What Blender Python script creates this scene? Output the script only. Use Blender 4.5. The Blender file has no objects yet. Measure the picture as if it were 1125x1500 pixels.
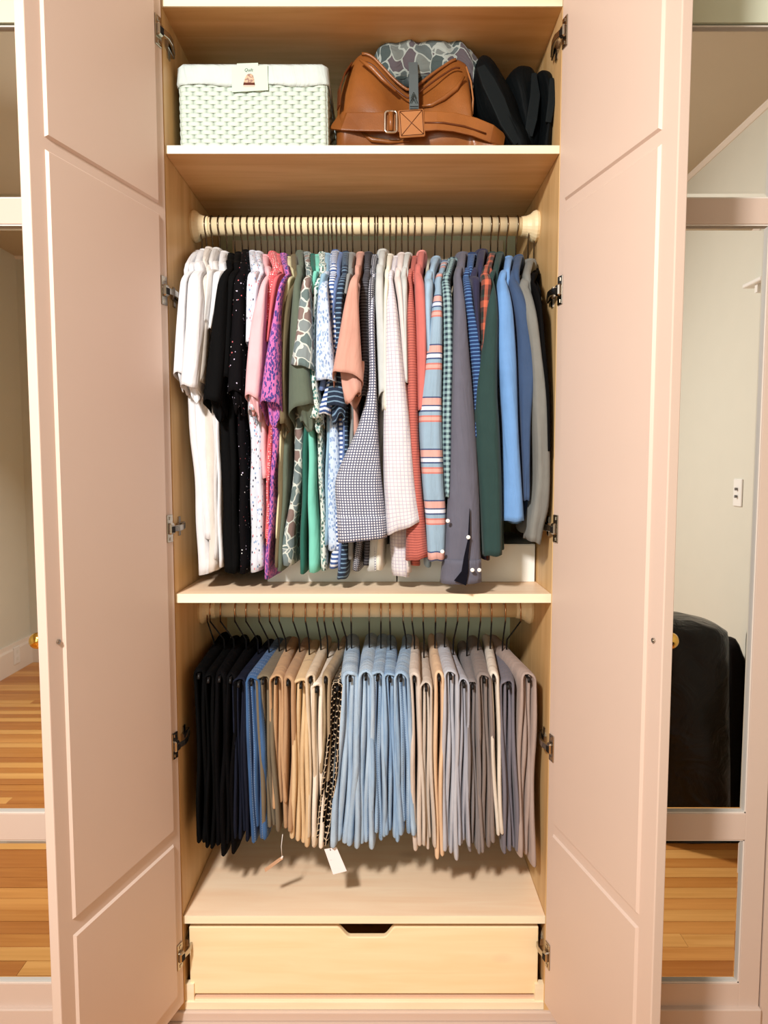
import bpy, math, random
from mathutils import Vector, Matrix
R = random.Random(7)
S = bpy.context.scene
COL = S.collection
# ---------------------------------------------------------------- camera
F = 1000.0; TH = math.radians(4.3); EYE = 1.45
cd = bpy.data.cameras.new('camera'); cam = bpy.data.objects.new('camera', cd); COL.objects.link(cam)
cd.sensor_fit = 'VERTICAL'; cd.sensor_height = 36; cd.lens = 36 * F / 1500
cam.location = (0, 0, EYE); cam.rotation_euler = (math.pi / 2 - TH, 0, 0); cd.clip_start = .02
S.camera = cam
S.view_settings.view_transform = 'Standard'; S.view_settings.look = 'None'; S.view_settings.gamma = 1
S.view_settings.use_curve_mapping = False
S.view_settings.exposure = 0.62
# ---------------------------------------------------------------- light
w = bpy.data.worlds.new('world'); S.world = w; w.use_nodes = True
w.node_tree.nodes['Background'].inputs[0].default_value = (.9, .95, 1, 1); w.node_tree.nodes['Background'].inputs[1].default_value = .15
def area(name, loc, target, sx, sy, power, col):
    l = bpy.data.lights.new(name, 'AREA'); l.shape = 'RECTANGLE'; l.size = sx; l.size_y = sy; l.energy = power; l.color = col
    o = bpy.data.objects.new(name, l); COL.objects.link(o); o.location = loc
    o.rotation_euler = (Vector(target) - Vector(loc)).to_track_quat('-Z', 'Y').to_euler(); return o
area('ceiling_lamp', (-.72, -.4, 2.55), (-.2, 1.2, .2), .2, .2, 54, (1, .972, .935))
area('window_daylight', (-.9, -1.55, 1.5), (.3, 1.6, 1.1), 1.1, 1.3, 13, (.86, 1, .95))
S.cycles.use_denoising = True
S.cycles.max_bounces = 8; S.cycles.diffuse_bounces = 4; S.cycles.glossy_bounces = 4
S.cycles.caustics_reflective = False; S.cycles.caustics_refractive = False
# ---------------------------------------------------------------- helpers
def at(px, py, Y):
    """point of the world plane y = Y that the photograph shows at a pixel"""
    dx = (px - 562.5) / F; dz = (750 - py) / F
    t = Y / (math.cos(TH) + dz * math.sin(TH))
    return Vector((dx * t, Y, EYE + (dz * math.cos(TH) - math.sin(TH)) * t))
def zat(py, Y): return at(562, py, Y).z
def lin(c): return tuple((v / 255 / 12.92 if v / 255 <= .04045 else ((v / 255 + .055) / 1.055) ** 2.4) for v in c[:3]) + (1,)
MATS = {}
class NT:
    def __init__(s, name, rough=.8, metal=0, spec=.3):
        s.m = bpy.data.materials.new(name); s.m.use_nodes = True; s.t = s.m.node_tree
        s.b = s.t.nodes['Principled BSDF']; s.b.inputs['Roughness'].default_value = rough
        s.b.inputs['Metallic'].default_value = metal; s.b.inputs['Specular IOR Level'].default_value = spec
        s.uv = None
    def n(s, typ, **kw):
        o = s.t.nodes.new(typ)
        for k, v in kw.items():
            if k.startswith('i_'):
                key = k[2:]; o.inputs[int(key) if key.isdigit() else key.replace('_', ' ')].default_value = v
            else: setattr(o, k, v)
        return o
    def l(s, a, b): s.t.links.new(a, b)
    def coord(s, kind='UV', scale=(1, 1, 1)):
        c = s.n('ShaderNodeTexCoord'); mp = s.n('ShaderNodeMapping'); mp.inputs['Scale'].default_value = scale
        s.l(c.outputs[kind], mp.inputs[0]); return mp.outputs[0]
    def math(s, op, a, b=None, c=None):
        o = s.n('ShaderNodeMath', operation=op)
        for i, v in enumerate((a, b, c)):
            if v is None: continue
            if isinstance(v, (int, float)): o.inputs[i].default_value = v
            else: s.l(v, o.inputs[i])
        return o.outputs[0]
    def mix(s, fac, a, b):
        o = s.n('ShaderNodeMix', data_type='RGBA')
        for i, v in ((0, fac), (6, a), (7, b)):
            if isinstance(v, (int, float)): o.inputs[i].default_value = v
            elif isinstance(v, tuple): o.inputs[i].default_value = v
            else: s.l(v, o.inputs[i])
        return o.outputs[2]
    def ramp(s, fac, stops, const=False):
        r = s.n('ShaderNodeValToRGB'); cr = r.color_ramp
        if const: cr.interpolation = 'CONSTANT'
        while len(cr.elements) < len(stops): cr.elements.new(.5)
        for e, (p, c) in zip(cr.elements, stops): e.position = p; e.color = c
        s.l(fac, r.inputs[0]); return r.outputs[0]
    def bump(s, h, strength=.2, dist=.002):
        b = s.n('ShaderNodeBump'); b.inputs['Strength'].default_value = strength; b.inputs['Distance'].default_value = dist
        s.l(h, b.inputs['Height']); s.l(b.outputs[0], s.b.inputs['Normal'])
    def col(s, c):
        if isinstance(c, tuple): s.b.inputs['Base Color'].default_value = c
        else: s.l(c, s.b.inputs['Base Color'])
def plain(name, c, rough=.7, metal=0, spec=.3, nz=.04, scale=8):
    if name in MATS: return MATS[name]
    m = NT(name, rough, metal, spec); c = lin(c)
    v = m.coord('Object'); no = m.n('ShaderNodeTexNoise'); no.inputs['Scale'].default_value = scale; no.inputs['Detail'].default_value = 4
    m.l(v, no.inputs[0])
    a = tuple(x * (1 - nz) for x in c[:3]) + (1,); b = tuple(min(1, x * (1 + nz)) for x in c[:3]) + (1,)
    m.col(m.mix(no.outputs[0], a, b)); MATS[name] = m.m; return m.m
def wood(name, c1, c2, axis=(1.2, 14, 14), rough=.45, knots=True):
    if name in MATS: return MATS[name]
    m = NT(name, rough, 0, .35); v = m.coord('Object', axis)
    n1 = m.n('ShaderNodeTexNoise', i_Scale=2.2, i_Detail=6.0, i_Distortion=.8); m.l(v, n1.inputs[0])
    v2 = m.coord('Object', tuple(a * .35 for a in axis)); n2 = m.n('ShaderNodeTexNoise', i_Scale=2.0, i_Detail=3.0, i_Distortion=2.0); m.l(v2, n2.inputs[0])
    f = m.math('MULTIPLY_ADD', n1.outputs[0], .5, m.math('MULTIPLY', n2.outputs[0], .5))
    c = m.ramp(f, [(.35, lin(c2)), (.6, lin(c1))])
    if knots:
        vo = m.n('ShaderNodeTexVoronoi', i_Scale=1.6); m.l(m.coord('Object', (1.3, 2.5, 2.5)), vo.inputs[0])
        k = m.math('SMOOTH_MIN', m.math('MULTIPLY', m.math('SUBTRACT', .09, vo.outputs[0]), 9.0), 1.0, .1)
        k = m.math('MAXIMUM', k, 0.0)
        c = m.mix(m.math('MULTIPLY', k, .55), c, lin(tuple(x * .72 for x in c2)))
    m.col(c); MATS[name] = m.m; return m.m
def uvxy(m):
    sp = m.n('ShaderNodeSeparateXYZ'); m.l(m.coord('UV'), sp.inputs[0]); return sp.outputs[0], sp.outputs[1]
def fabric(name, kind, *cs, p=.01, q=.5, rough=.85):
    """kind: solid, stripe, check, plaid, dots, leaf, camo, speckle, hex, denim, weave"""
    if name in MATS: return MATS[name]
    m = NT(name, rough, 0, .2)
    cs = [tuple(v * .86 + (c[0] * .3 + c[1] * .5 + c[2] * .2) * .14 for v in c) for c in cs]; cs = [lin(c) for c in cs]
    m.b.inputs['Sheen Weight'].default_value = .08
    u, v = uvxy(m); uvv = m.coord('UV')
    no = m.n('ShaderNodeTexNoise', i_Scale=26.0, i_Detail=4.0); m.l(uvv, no.inputs[0])
    def frac(x, per): return m.math('FRACT', m.math('DIVIDE', x, per))
    def below(x, t): return m.math('LESS_THAN', x, t)
    base = cs[0]
    if kind == 'stripe':
        c = m.mix(below(frac(v, p), q), cs[0], cs[1])
    elif kind == 'vstripe':
        c = m.mix(below(frac(u, p), q), cs[0], cs[1])
    elif kind == 'check':
        a = below(frac(u, p), q); b = below(frac(v, p), q)
        c = m.mix(m.math('MULTIPLY', m.math('ADD', a, b), .5), cs[0], cs[1])
    elif kind == 'grid':
        a = below(frac(u, p), q); b = below(frac(v, p), q)
        c = m.mix(m.math('MAXIMUM', a, b), cs[0], cs[1])
    elif kind == 'bands':
        c = m.ramp(frac(v, p), [(0, cs[0]), (.40, cs[1]), (.43, cs[2]), (.50, cs[1]), (.53, cs[0]), (.60, cs[3]), (.63, cs[4]), (.70, cs[3]), (.73, cs[2]), (.86, cs[3]), (.89, cs[0])], True)
    elif kind == 'tartan':
        a = m.ramp(frac(u, p), [(0, cs[0]), (.35, cs[1]), (.5, cs[2]), (.7, cs[0])], True)
        b = m.ramp(frac(v, p), [(0, cs[1]), (.3, cs[0]), (.45, cs[3]), (.55, cs[2]), (.8, cs[0])], True)
        c = m.mix(.5, a, b)
    elif kind in ('dots', 'leaf', 'speckle', 'floral'):
        sc = {'dots': (1, 1, 1), 'leaf': (1.6, .8, 1), 'speckle': (1, 1, 1), 'floral': (1, 1, 1)}[kind]
        vo = m.n('ShaderNodeTexVoronoi', i_Scale=1 / p); vo.inputs['Randomness'].default_value = .35 if kind == 'dots' else 1
        m.l(m.coord('UV', sc), vo.inputs[0])
        f = m.math('LESS_THAN', vo.outputs[0], q)
        sp = m.n('ShaderNodeSeparateColor'); m.l(vo.outputs[1], sp.inputs[0])
        k = len(cs) - 1
        cc = m.ramp(sp.outputs[0], [(i / k, cs[1 + i]) for i in range(k)], True) if k > 1 else cs[1]
        if kind == 'speckle': f = m.math('MULTIPLY', f, m.math('LESS_THAN', sp.outputs[1], .6))
        c = m.mix(f, cs[0], cc)
    elif kind == 'camo':
        n2 = m.n('ShaderNodeTexVoronoi', i_Scale=1 / p, feature='DISTANCE_TO_EDGE'); n3 = m.n('ShaderNodeTexVoronoi', i_Scale=1 / p)
        wv = m.n('ShaderNodeTexNoise', i_Scale=.9 / p, i_Detail=1.0); m.l(uvv, wv.inputs[0])
        vm = m.n('ShaderNodeVectorMath', operation='MULTIPLY_ADD'); m.l(wv.outputs[1], vm.inputs[0]); vm.inputs[1].default_value = (p * .9,) * 3; m.l(uvv, vm.inputs[2])
        m.l(vm.outputs[0], n2.inputs[0]); m.l(vm.outputs[0], n3.inputs[0])
        sp = m.n('ShaderNodeSeparateColor'); m.l(n3.outputs[1], sp.inputs[0])
        cc = m.ramp(sp.outputs[0], [(i / (len(cs) - 1), cs[i + 1]) for i in range(len(cs) - 1)], True)
        c = m.mix(m.math('LESS_THAN', n2.outputs[0], q), cc, cs[0])
    elif kind == 'hex':
        vo = m.n('ShaderNodeTexVoronoi', i_Scale=1 / p, feature='DISTANCE_TO_EDGE'); vo.inputs['Randomness'].default_value = 0.35; m.l(m.coord('UV', (1, .8, 1)), vo.inputs[0])
        c = m.mix(m.math('LESS_THAN', vo.outputs[0], .09), cs[0], cs[1])
    elif kind == 'denim':
        n2 = m.n('ShaderNodeTexNoise', i_Scale=9.0, i_Detail=5.0); m.l(m.coord('UV', (3, .8, 1)), n2.inputs[0])
        n3 = m.n('ShaderNodeTexNoise', i_Scale=160.0, i_Detail=2.0); m.l(m.coord('UV', (.5, 3, 1)), n3.inputs[0])
        c = m.mix(m.ramp(n2.outputs[0], [(.35, (0, 0, 0, 1)), (.65, (1, 1, 1, 1))]), cs[0], cs[1])
        c = m.mix(m.math('MULTIPLY', n3.outputs[0], .35), c, cs[1])
        st = m.math('LESS_THAN', m.math('ABSOLUTE', m.math('SUBTRACT', frac(u, .021), .5)), .05)
        st = m.math('MULTIPLY', st, below(frac(v, .006), .65))
        c = m.mix(m.math('MULTIPLY', st, .7), c, cs[2])
    else:
        c = cs[0]
    if isinstance(c, tuple): cc = c
    else: cc = c
    dark = m.n('ShaderNodeMix', data_type='RGBA', blend_type='MULTIPLY'); dark.inputs[0].default_value = 1
    if isinstance(cc, tuple): dark.inputs[6].default_value = cc
    else: m.l(cc, dark.inputs[6])
    m.l(m.ramp(no.outputs[0], [(.2, (.88, .88, .88, 1)), (.8, (1, 1, 1, 1))]), dark.inputs[7])
    m.col(dark.outputs[2])
    n4 = m.n('ShaderNodeTexNoise', i_Scale=60.0, i_Detail=3.0); m.l(uvv, n4.inputs[0]); n5 = m.n('ShaderNodeTexNoise', i_Scale=1.0, i_Detail=3.0, i_Distortion=.6); m.l(m.coord('UV', (34, 5, 1)), n5.inputs[0])
    m.bump(m.math('MULTIPLY_ADD', n5.outputs[0], 1.0, m.math('MULTIPLY', n4.outputs[0], .12)), .55, .012)
    if max(cs[0][:3]) < .05: m.b.inputs['Sheen Weight'].default_value = 0; m.b.inputs['Specular IOR Level'].default_value = .06
    MATS[name] = m.m; return m.m

def link(name, me, mat=None, parent=None, smooth=True, kind=None):
    o = bpy.data.objects.new(name, me); COL.objects.link(o)
    if mat: me.materials.append(mat)
    if parent: o.parent = parent
    if kind: o['kind'] = kind
    if smooth:
        for p in me.polygons: p.use_smooth = True
    return o
def tag(o, label, cat, group=None):
    o['label'] = label; o['category'] = cat
    if group: o['group'] = group
    return o
def empty(name, loc, label=None, cat=None, group=None):
    o = bpy.data.objects.new(name, None); COL.objects.link(o); o.location = loc; o.empty_display_size = .05
    if label: tag(o, label, cat, group)
    return o
class MB:
    """collects shapes, then links them as one mesh; coordinates are local to the parent"""
    def __init__(s, off=(0, 0, 0)): s.v = []; s.f = []; s.uv = []; s.off = Vector(off)
    def add(s, vs, fs, uvs=None):
        b = len(s.v); s.v += [Vector(v) - s.off for v in vs]
        for i, f in enumerate(fs):
            s.f.append([b + k for k in f]); s.uv.append(uvs[i] if uvs else [(0, 0)] * len(f))
    def box(s, x0, x1, y0, y1, z0, z1, M=None, c=0):
        if c:   # chamfered
            vs = []; fs = []
            X = (x0, x0 + c, x1 - c, x1); Yv = (y0, y0 + c, y1 - c, y1); Z = (z0, z0 + c, z1 - c, z1)
            idx = {}
            def P(i, j, k):
                if (i, j, k) not in idx: idx[(i, j, k)] = len(vs); vs.append(Vector((X[i], Yv[j], Z[k])))
                return idx[(i, j, k)]
            for (a, d) in ((0, -1), (3, 1)):
                fs.append([P(a, 1, 1), P(a, 2, 1), P(a, 2, 2), P(a, 1, 2)][::d]); fs.append([P(1, a, 1), P(1, a, 2), P(2, a, 2), P(2, a, 1)][::d]); fs.append([P(1, 1, a), P(2, 1, a), P(2, 2, a), P(1, 2, a)][::d])
            for a, ai in ((0, 1), (3, 2)):
                for b_, bi in ((0, 1), (3, 2)):
                    fs.append([P(a, bi, 1), P(a, bi, 2), P(ai, b_, 2), P(ai, b_, 1)])
                    fs.append([P(a, 1, bi), P(a, 2, bi), P(ai, 2, b_), P(ai, 1, b_)])
                    fs.append([P(1, a, bi), P(2, a, bi), P(2, ai, b_), P(1, ai, b_)])
                    for c_, ci in ((0, 1), (3, 2)): fs.append([P(a, bi, ci), P(ai, b_, ci), P(ai, bi, c_)])
        else:
            vs = [Vector((x, y, z)) for x in (x0, x1) for y in (y0, y1) for z in (z0, z1)]
            fs = [(0, 1, 3, 2), (4, 6, 7, 5), (0, 4, 5, 1), (2, 3, 7, 6), (0, 2, 6, 4), (1, 5, 7, 3)]
        if M: vs = [M @ v for v in vs]
        s.add(vs, fs); return s
    def tube(s, pts, r, n=8, caps=True):
        pts = [Vector(p) for p in pts]; rs = r if isinstance(r, (list, tuple)) else [r] * len(pts)
        vs = []; up = None
        for i, p in enumerate(pts):
            d = (pts[min(i + 1, len(pts) - 1)] - pts[max(i - 1, 0)]).normalized()
            if up is None: up = d.orthogonal().normalized()
            up = (up - d * up.dot(d)).normalized(); sd = d.cross(up)
            for k in range(n):
                a = 2 * math.pi * k / n; vs.append(p + (up * math.cos(a) + sd * math.sin(a)) * rs[i])
        fs = [(i * n + k, i * n + (k + 1) % n, (i + 1) * n + (k + 1) % n, (i + 1) * n + k) for i in range(len(pts) - 1) for k in range(n)]
        if caps: fs.append(list(range(n))[::-1]); fs.append([(len(pts) - 1) * n + k for k in range(n)])
        s.add(vs, fs); return s
    def ribbon(s, pts, nrm, w, t):
        """flat strap along pts; nrm = face normals per point; w width"""
        pts = [Vector(p) for p in pts]; vs = []
        for i, p in enumerate(pts):
            d = (pts[min(i + 1, len(pts) - 1)] - pts[max(i - 1, 0)]).normalized()
            nn = Vector(nrm[i] if isinstance(nrm, list) else nrm); nn = (nn - d * nn.dot(d)).normalized(); sd = d.cross(nn)
            ww = w[i] if isinstance(w, list) else w
            for a, b in ((-1, .6), (-.9, 1), (.9, 1), (1, .6), (1, -1), (-1, -1)): vs.append(p + sd * ww / 2 * a + nn * t / 2 * b)
        n = 6
        fs = [(i * n + k, i * n + (k + 1) % n, (i + 1) * n + (k + 1) % n, (i + 1) * n + k) for i in range(len(pts) - 1) for k in range(n)]
        fs.append(list(range(n))[::-1]); fs.append([(len(pts) - 1) * n + k for k in range(n)])
        s.add(vs, fs); return s
    def rings(s, rings, closed=True, cap0=False, cap1=False, v0=None):
        n = len(rings[0]); vs = [p for r in rings for p in r]; fs = []; uvs = []
        US = []
        for rg in rings:
            us = [0]
            for k in range(n): us.append(us[-1] + (rg[(k + 1) % n] - rg[k]).length)
            c0 = us[n // 2]; US.append([q - c0 + 5 for q in us])
        vv = [0.0]; h = n // 2
        for i in range(1, len(rings)): vv.append(vv[-1] + (rings[i][h] - rings[i - 1][h]).length)
        o = v0 if v0 is not None else R.random()
        for i in range(len(rings) - 1):
            for k in range(n if closed else n - 1):
                fs.append((i * n + k, i * n + (k + 1) % n, (i + 1) * n + (k + 1) % n, (i + 1) * n + k))
                uvs.append([(US[i][k] + o, -vv[i]), (US[i][k + 1] + o, -vv[i]), (US[i + 1][k + 1] + o, -vv[i + 1]), (US[i + 1][k] + o, -vv[i + 1])])
        if cap0: fs.append(list(range(n))[::-1]); uvs.append([(us[k] + o, 0) for k in range(n)][::-1])
        if cap1: fs.append([(len(rings) - 1) * n + k for k in range(n)]); uvs.append([(us[k] + o, -vv[-1]) for k in range(n)])
        s.add(vs, fs, uvs); return s
    def lathe(s, prof, M, n=24):
        """prof = (radius, height) list turned about local z"""
        rs = [[M @ Vector((r * math.cos(2 * math.pi * k / n), r * math.sin(2 * math.pi * k / n), h)) for k in range(n)] for r, h in prof]
        return s.rings(rs, True, True, True)
    def build(s, name, mat=None, parent=None, smooth=False, kind=None, bevel=0, solid=0):
        me = bpy.data.meshes.new(name); me.from_pydata([tuple(v) for v in s.v], [], s.f)
        uvl = me.uv_layers.new(name='uv'); i = 0; flat = []
        for u in s.uv:
            for a in u: flat += [a[0], a[1]]
        uvl.data.foreach_set('uv', flat)
        me.validate()
        import bmesh
        bm = bmesh.new(); bm.from_mesh(me); bmesh.ops.recalc_face_normals(bm, faces=bm.faces); bm.to_mesh(me); bm.free()
        o = link(name, me, mat, parent, smooth, kind)
        if bevel:
            b = o.modifiers.new('bevel', 'BEVEL'); b.width = bevel; b.segments = 2; b.limit_method = 'ANGLE'
        if solid:
            b = o.modifiers.new('solid', 'SOLIDIFY'); b.thickness = solid; b.offset = 0
        return o
def cr(keys, t):
    """Catmull-Rom over sorted keys [(t, value tuple)]"""
    k = keys
    if t <= k[0][0]: return k[0][1]
    if t >= k[-1][0]: return k[-1][1]
    for i in range(len(k) - 1):
        if k[i][0] <= t <= k[i + 1][0]: break
    f = (t - k[i][0]) / (k[i + 1][0] - k[i][0]); out = []
    for j in range(len(k[i][1])):
        p1, p2 = k[i][1][j], k[i + 1][1][j]; h = k[i + 1][0] - k[i][0]
        m1 = (p2 - k[i - 1][1][j]) / (k[i + 1][0] - k[i - 1][0]) if i > 0 else (p2 - p1) / h
        m2 = (k[i + 2][1][j] - p1) / (k[i + 2][0] - k[i][0]) if i < len(k) - 2 else (p2 - p1) / h
        f2, f3 = f * f, f * f * f
        out.append((2 * f3 - 3 * f2 + 1) * p1 + (f3 - 2 * f2 + f) * h * m1 + (3 * f2 - 2 * f3) * p2 + (f3 - f2) * h * m2)
    return tuple(out)
def sp(x, p): return math.copysign(abs(x) ** p, x)

# ---------------------------------------------------------------- materials
PAINT = plain('painted_beige', (214, 191, 176), .42, nz=.015)
WALLP = plain('wall_paint', (214, 212, 200), .85, nz=.02)
TRIMP = plain('trim_paint', (232, 222, 212), .5, nz=.02)
CEILP = plain('ceiling_paint', (196, 182, 160), .9, nz=.02)
MAPLE = wood('maple_ply', (222, 178, 124), (202, 154, 100)); MAPLE_LIT = wood('maple_ply_lit', (255, 228, 196), (248, 212, 176))  # light put into the wood colour: paler for lit shelves, darker for undersides
MAPLEV = wood('maple_ply_upright', (222, 184, 130), (202, 160, 104), (14, 14, 1.2), knots=False)
MAPLEF = wood('maple_edge', (252, 238, 208), (244, 226, 192), knots=False)
MAPLED = wood('maple_drawer', (250, 232, 192), (248, 220, 174))
RODW = wood('rod_wood', (246, 228, 188), (236, 214, 170), knots=False)
BACKP = plain('back_panel_paint', (228, 238, 208), .7, nz=.06, scale=5)
CHROME = plain('hinge_steel', (190, 182, 170), .25, 1, nz=.05)
DARKM = plain('dark_metal', (30, 26, 24), .3, .6)
WIRE = plain('hook_wire', (105, 92, 76), .25, 1)
COPPER = plain('copper_wire', (205, 160, 120), .2, 1)
BRASS = plain('brass', (225, 180, 90), .15, 1)
WHITEP = plain('white_plastic', (235, 233, 230), .4)
BLACKR = plain('black_coating', (14, 13, 14), .5)
PRONG = plain('screw_hole_dark', (20, 16, 12), .8)
def mirror_mat():
    m = NT('mirror_glass', .015, 1); m.col((.93, .93, .91, 1)); return m.m
MIRROR = mirror_mat()

# ---------------------------------------------------------------- wardrobe measures
Y0 = 1.6; YB = 2.12
XL = (at(240, 213, Y0).x + at(258, 869, Y0).x + at(268, 1341, Y0).x) / 3
XR = (at(820, 213, Y0).x + at(807, 869, Y0).x + at(800, 1341, Y0).x) / 3
Z_TOP = zat(10, Y0); Z_S1 = zat(213, Y0); Z_S2 = zat(870, Y0); Z_S3 = zat(1342, Y0)
Z_S1b = zat(225, Y0); Z_S2b = zat(883, Y0); Z_S3b = zat(1353, Y0)
Z_B0 = zat(1468, Y0); Z_B1 = zat(1479, Y0)
YR = 1.82; RR = .0225
Z_R1 = zat(332, YR); Z_R2 = zat(892, YR)
ZC = 2.86; YBACK = -1.67; XWL = -2.55; XWR = 1.52; YF = 1.58
# ---------------------------------------------------------------- room
def struct(name, mb, mat): return mb.build(name, mat, None, kind='structure')
fl = MB().box(XWL - .1, XWR + .1, YBACK - .1, 2.3, -.12, -.012); FLOOR = struct('floor', fl, plain('subfloor', (90, 60, 35)))
struct('ceiling', MB().box(XWL - .1, XWR + .1, YBACK - .1, 2.3, ZC, ZC + .1), CEILP)
struct('wall_left', MB().box(XWL - .1, XWL, YBACK - .1, 2.3, 0, ZC), WALLP)
struct('wall_right', MB().box(XWR, XWR + .1, YBACK - .1, 2.3, 0, ZC), WALLP)
struct('wall_back', MB().box(XWL, XWR, YBACK - .1, YBACK, 0, ZC), WALLP)
struct('wall_front', MB().box(XWL, XWR, 2.2, 2.3, 0, ZC), WALLP)
def prof_x(y, d, z0, h):  # moulded baseboard section
    return [(y, z0), (y + d, z0), (y + d, z0 + h * .78), (y + d * .6, z0 + h * .86), (y + d * .5, z0 + h), (y, z0 + h)]
m = MB(); r = [[Vector((x, a, b)) for a, b in prof_x(YBACK, .018, 0, .2)] for x in (XWL, XWR)]; m.rings(r, True, True, True); struct('baseboard_back', m, TRIMP)
m = MB(); r = [[Vector((XWL + (a - YBACK), y, b)) for a, b in prof_x(YBACK, .018, 0, .2)] for y in (YBACK + .018, 1.55)]; m.rings(r, True, True, True); struct('baseboard_left', m, TRIMP)
m = MB(); r = [[Vector((XWR - (a - YBACK), y, b)) for a, b in prof_x(YBACK, .018, 0, .2)] for y in (YBACK + .018, 1.55)]; m.rings(r, True, True, True); struct('baseboard_right', m, TRIMP)
m = MB(); r = [[Vector((XWR - a, y, ZC - b)) for a, b in ((0, 0), (.02, 0), (.02, .006), (.006, .02), (0, .02))] for y in (YBACK, 1.55)]; m.rings(r, True, True, True); struct('trim_1', m, TRIMP)
m = MB(); r = [[Vector((x, YBACK + a, ZC - b)) for a, b in ((0, 0), (.02, 0), (.02, .006), (.006, .02), (0, .02))] for x in (XWL, XWR - .06)]; m.rings(r, True, True, True); struct('trim_2', m, TRIMP)
# floor boards
boards = [wood('floor_board_%d' % i, c1, c2, (1.0, 22, 22), .28, False) for i, (c1, c2) in enumerate([((198, 136, 70), (178, 112, 50)), ((220, 164, 96), (204, 146, 78)), ((186, 122, 60), (166, 100, 46)), ((220, 164, 96), (200, 142, 74)), ((212, 150, 82), (194, 130, 66))])]
bw = .057; y = YBACK; k = 0
mesh_cache = {}
while y < 1.56 and k < 60:
    x = XWL - R.random() * .6
    for j in range(4):
        L = 1.0 + .3 * R.randint(0, 3); x1 = min(x + L, XWR)
        x0 = max(x, XWL)
        if j == 3: x1 = XWR
        if x1 - x0 > .05:
            mb = MB().box(-.5 * (x1 - x0) + .0008, .5 * (x1 - x0) - .0008, .0006, bw - .0006, -.012, R.choice((0, -.0004, -.0008)))
            o = mb.build('plank', R.choice(boards), FLOOR); o.location = ((x0 + x1) / 2, y, 0)
        x += L
        if x >= XWR: break
    y += bw; k += 1
# right wall fittings seen in the mirror
def vm(px, py, Yv):
    p = at(px, py, Yv); p.y = 2 * YF - Yv; return p
def wall_plate(name, p, w_, h_, label, cat, toggles=0):
    e = empty(name, p, label, cat)
    MB().box(-.006, 0, -w_ / 2, w_ / 2, -h_ / 2, h_ / 2, c=.0025).build('plate', WHITEP, e)
    for i in range(toggles):
        dz = (-.016 + .032 * i)
        mb = MB().box(-.018, -.005, -.004, .004, dz - .006, dz + .006, c=.002); mb.build('toggle', plain('toggle_grey', (120, 120, 122), .4), e)
    return e
Yv = XWR / ((1085 - 562.5) / F); p = vm(1085, 722, Yv * 1.0); p.x = XWR
wall_plate('light_switch', p, .07, .118, 'white light switch plate on the pale wall in the right mirror', 'switch', 2)
Yv = XWR / ((1115 - 562.5) / F); p = vm(1115, 388, Yv); p.x = XWR
e = wall_plate('wall_thermostat', p, .07, .10, 'small white wall unit high on the wall in the right mirror', 'thermostat')
p2 = vm(1108, 412, Yv * 1.01)
e = empty('wall_ledge', (XWR, p2.y, p2.z), 'tiny white ledge just under the wall unit in the right mirror', 'shelf')
MB().box(-.05, 0, -.07, .07, -.008, .008, c=.003).build('board', WHITEP, e); MB().box(-.03, 0, -.01, .01, -.04, -.008).build('bracket', WHITEP, e)
# outlet on left baseboard
p = vm(14, 962, 4.6); e = empty('wall_outlet', (XWL + .018, p.y, .115), 'white outlet cover on the baseboard in the left mirror', 'outlet')
MB().box(0, .006, -.036, .036, -.06, .06, c=.002).build('cover', WHITEP, e)
m = MB(); [m.box(.005, .008, -.012, .012, z - .012, z + .012) for z in (-.024, .024)]; m.build('socket', plain('socket_ivory', (228, 226, 220)), e)

# ---------------------------------------------------------------- wardrobe
WARD = empty('wardrobe', (0, Y0, 0), 'tall open wardrobe with maple interior and beige painted doors', 'wardrobe')
WO = (0, Y0, 0)
def wp(name, mb, mat, parent=WARD, **k): return mb.build(name, mat, parent, **k)
T = .019
for sx, xa in ((-1, XL), (1, XR)):
    x0, x1 = (xa - T, xa) if sx < 0 else (xa, xa + T)
    wp('side_panel', MB(WO).box(x0, x1, Y0, YB + .01, .03, 2.6), MAPLEV, bevel=.0008)
wp('back_panel', MB(WO).box(XL, XR, YB, YB + .01, Z_B1, 2.58), BACKP)
wp('top_panel', MB(WO).box(XL, XR, Y0 + .002, YB, Z_TOP, Z_TOP + .024), MAPLE)
m = MB(WO).box(XL - .0, XR + .0, Y0 - .002, Y0 + .002, Z_TOP, Z_TOP + .03); wp('edge_band', m, MAPLEF)
for zt, zb in ((Z_S1, Z_S1b), (Z_S2, Z_S2b), (Z_S3, Z_S3b)):
    o = wp('shelf', MB(WO).box(XL + .0005, XR - .0005, Y0 + .002, YB, zb, zt), MAPLE if zt == Z_S1 else MAPLE_LIT, bevel=.0008)
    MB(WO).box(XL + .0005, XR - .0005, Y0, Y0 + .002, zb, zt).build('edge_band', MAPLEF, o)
wp('cleat', MB(WO).box(XL + .04, XR - .04, YB - .018, YB, zat(430, YB), zat(352, YB - .018)), plain('cleat_cream', (255, 244, 222), .6), bevel=.001)
wp('bottom_panel', MB(WO).box(XL, XR, Y0, YB, Z_B1, Z_B0), MAPLEF, bevel=.001)
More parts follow.
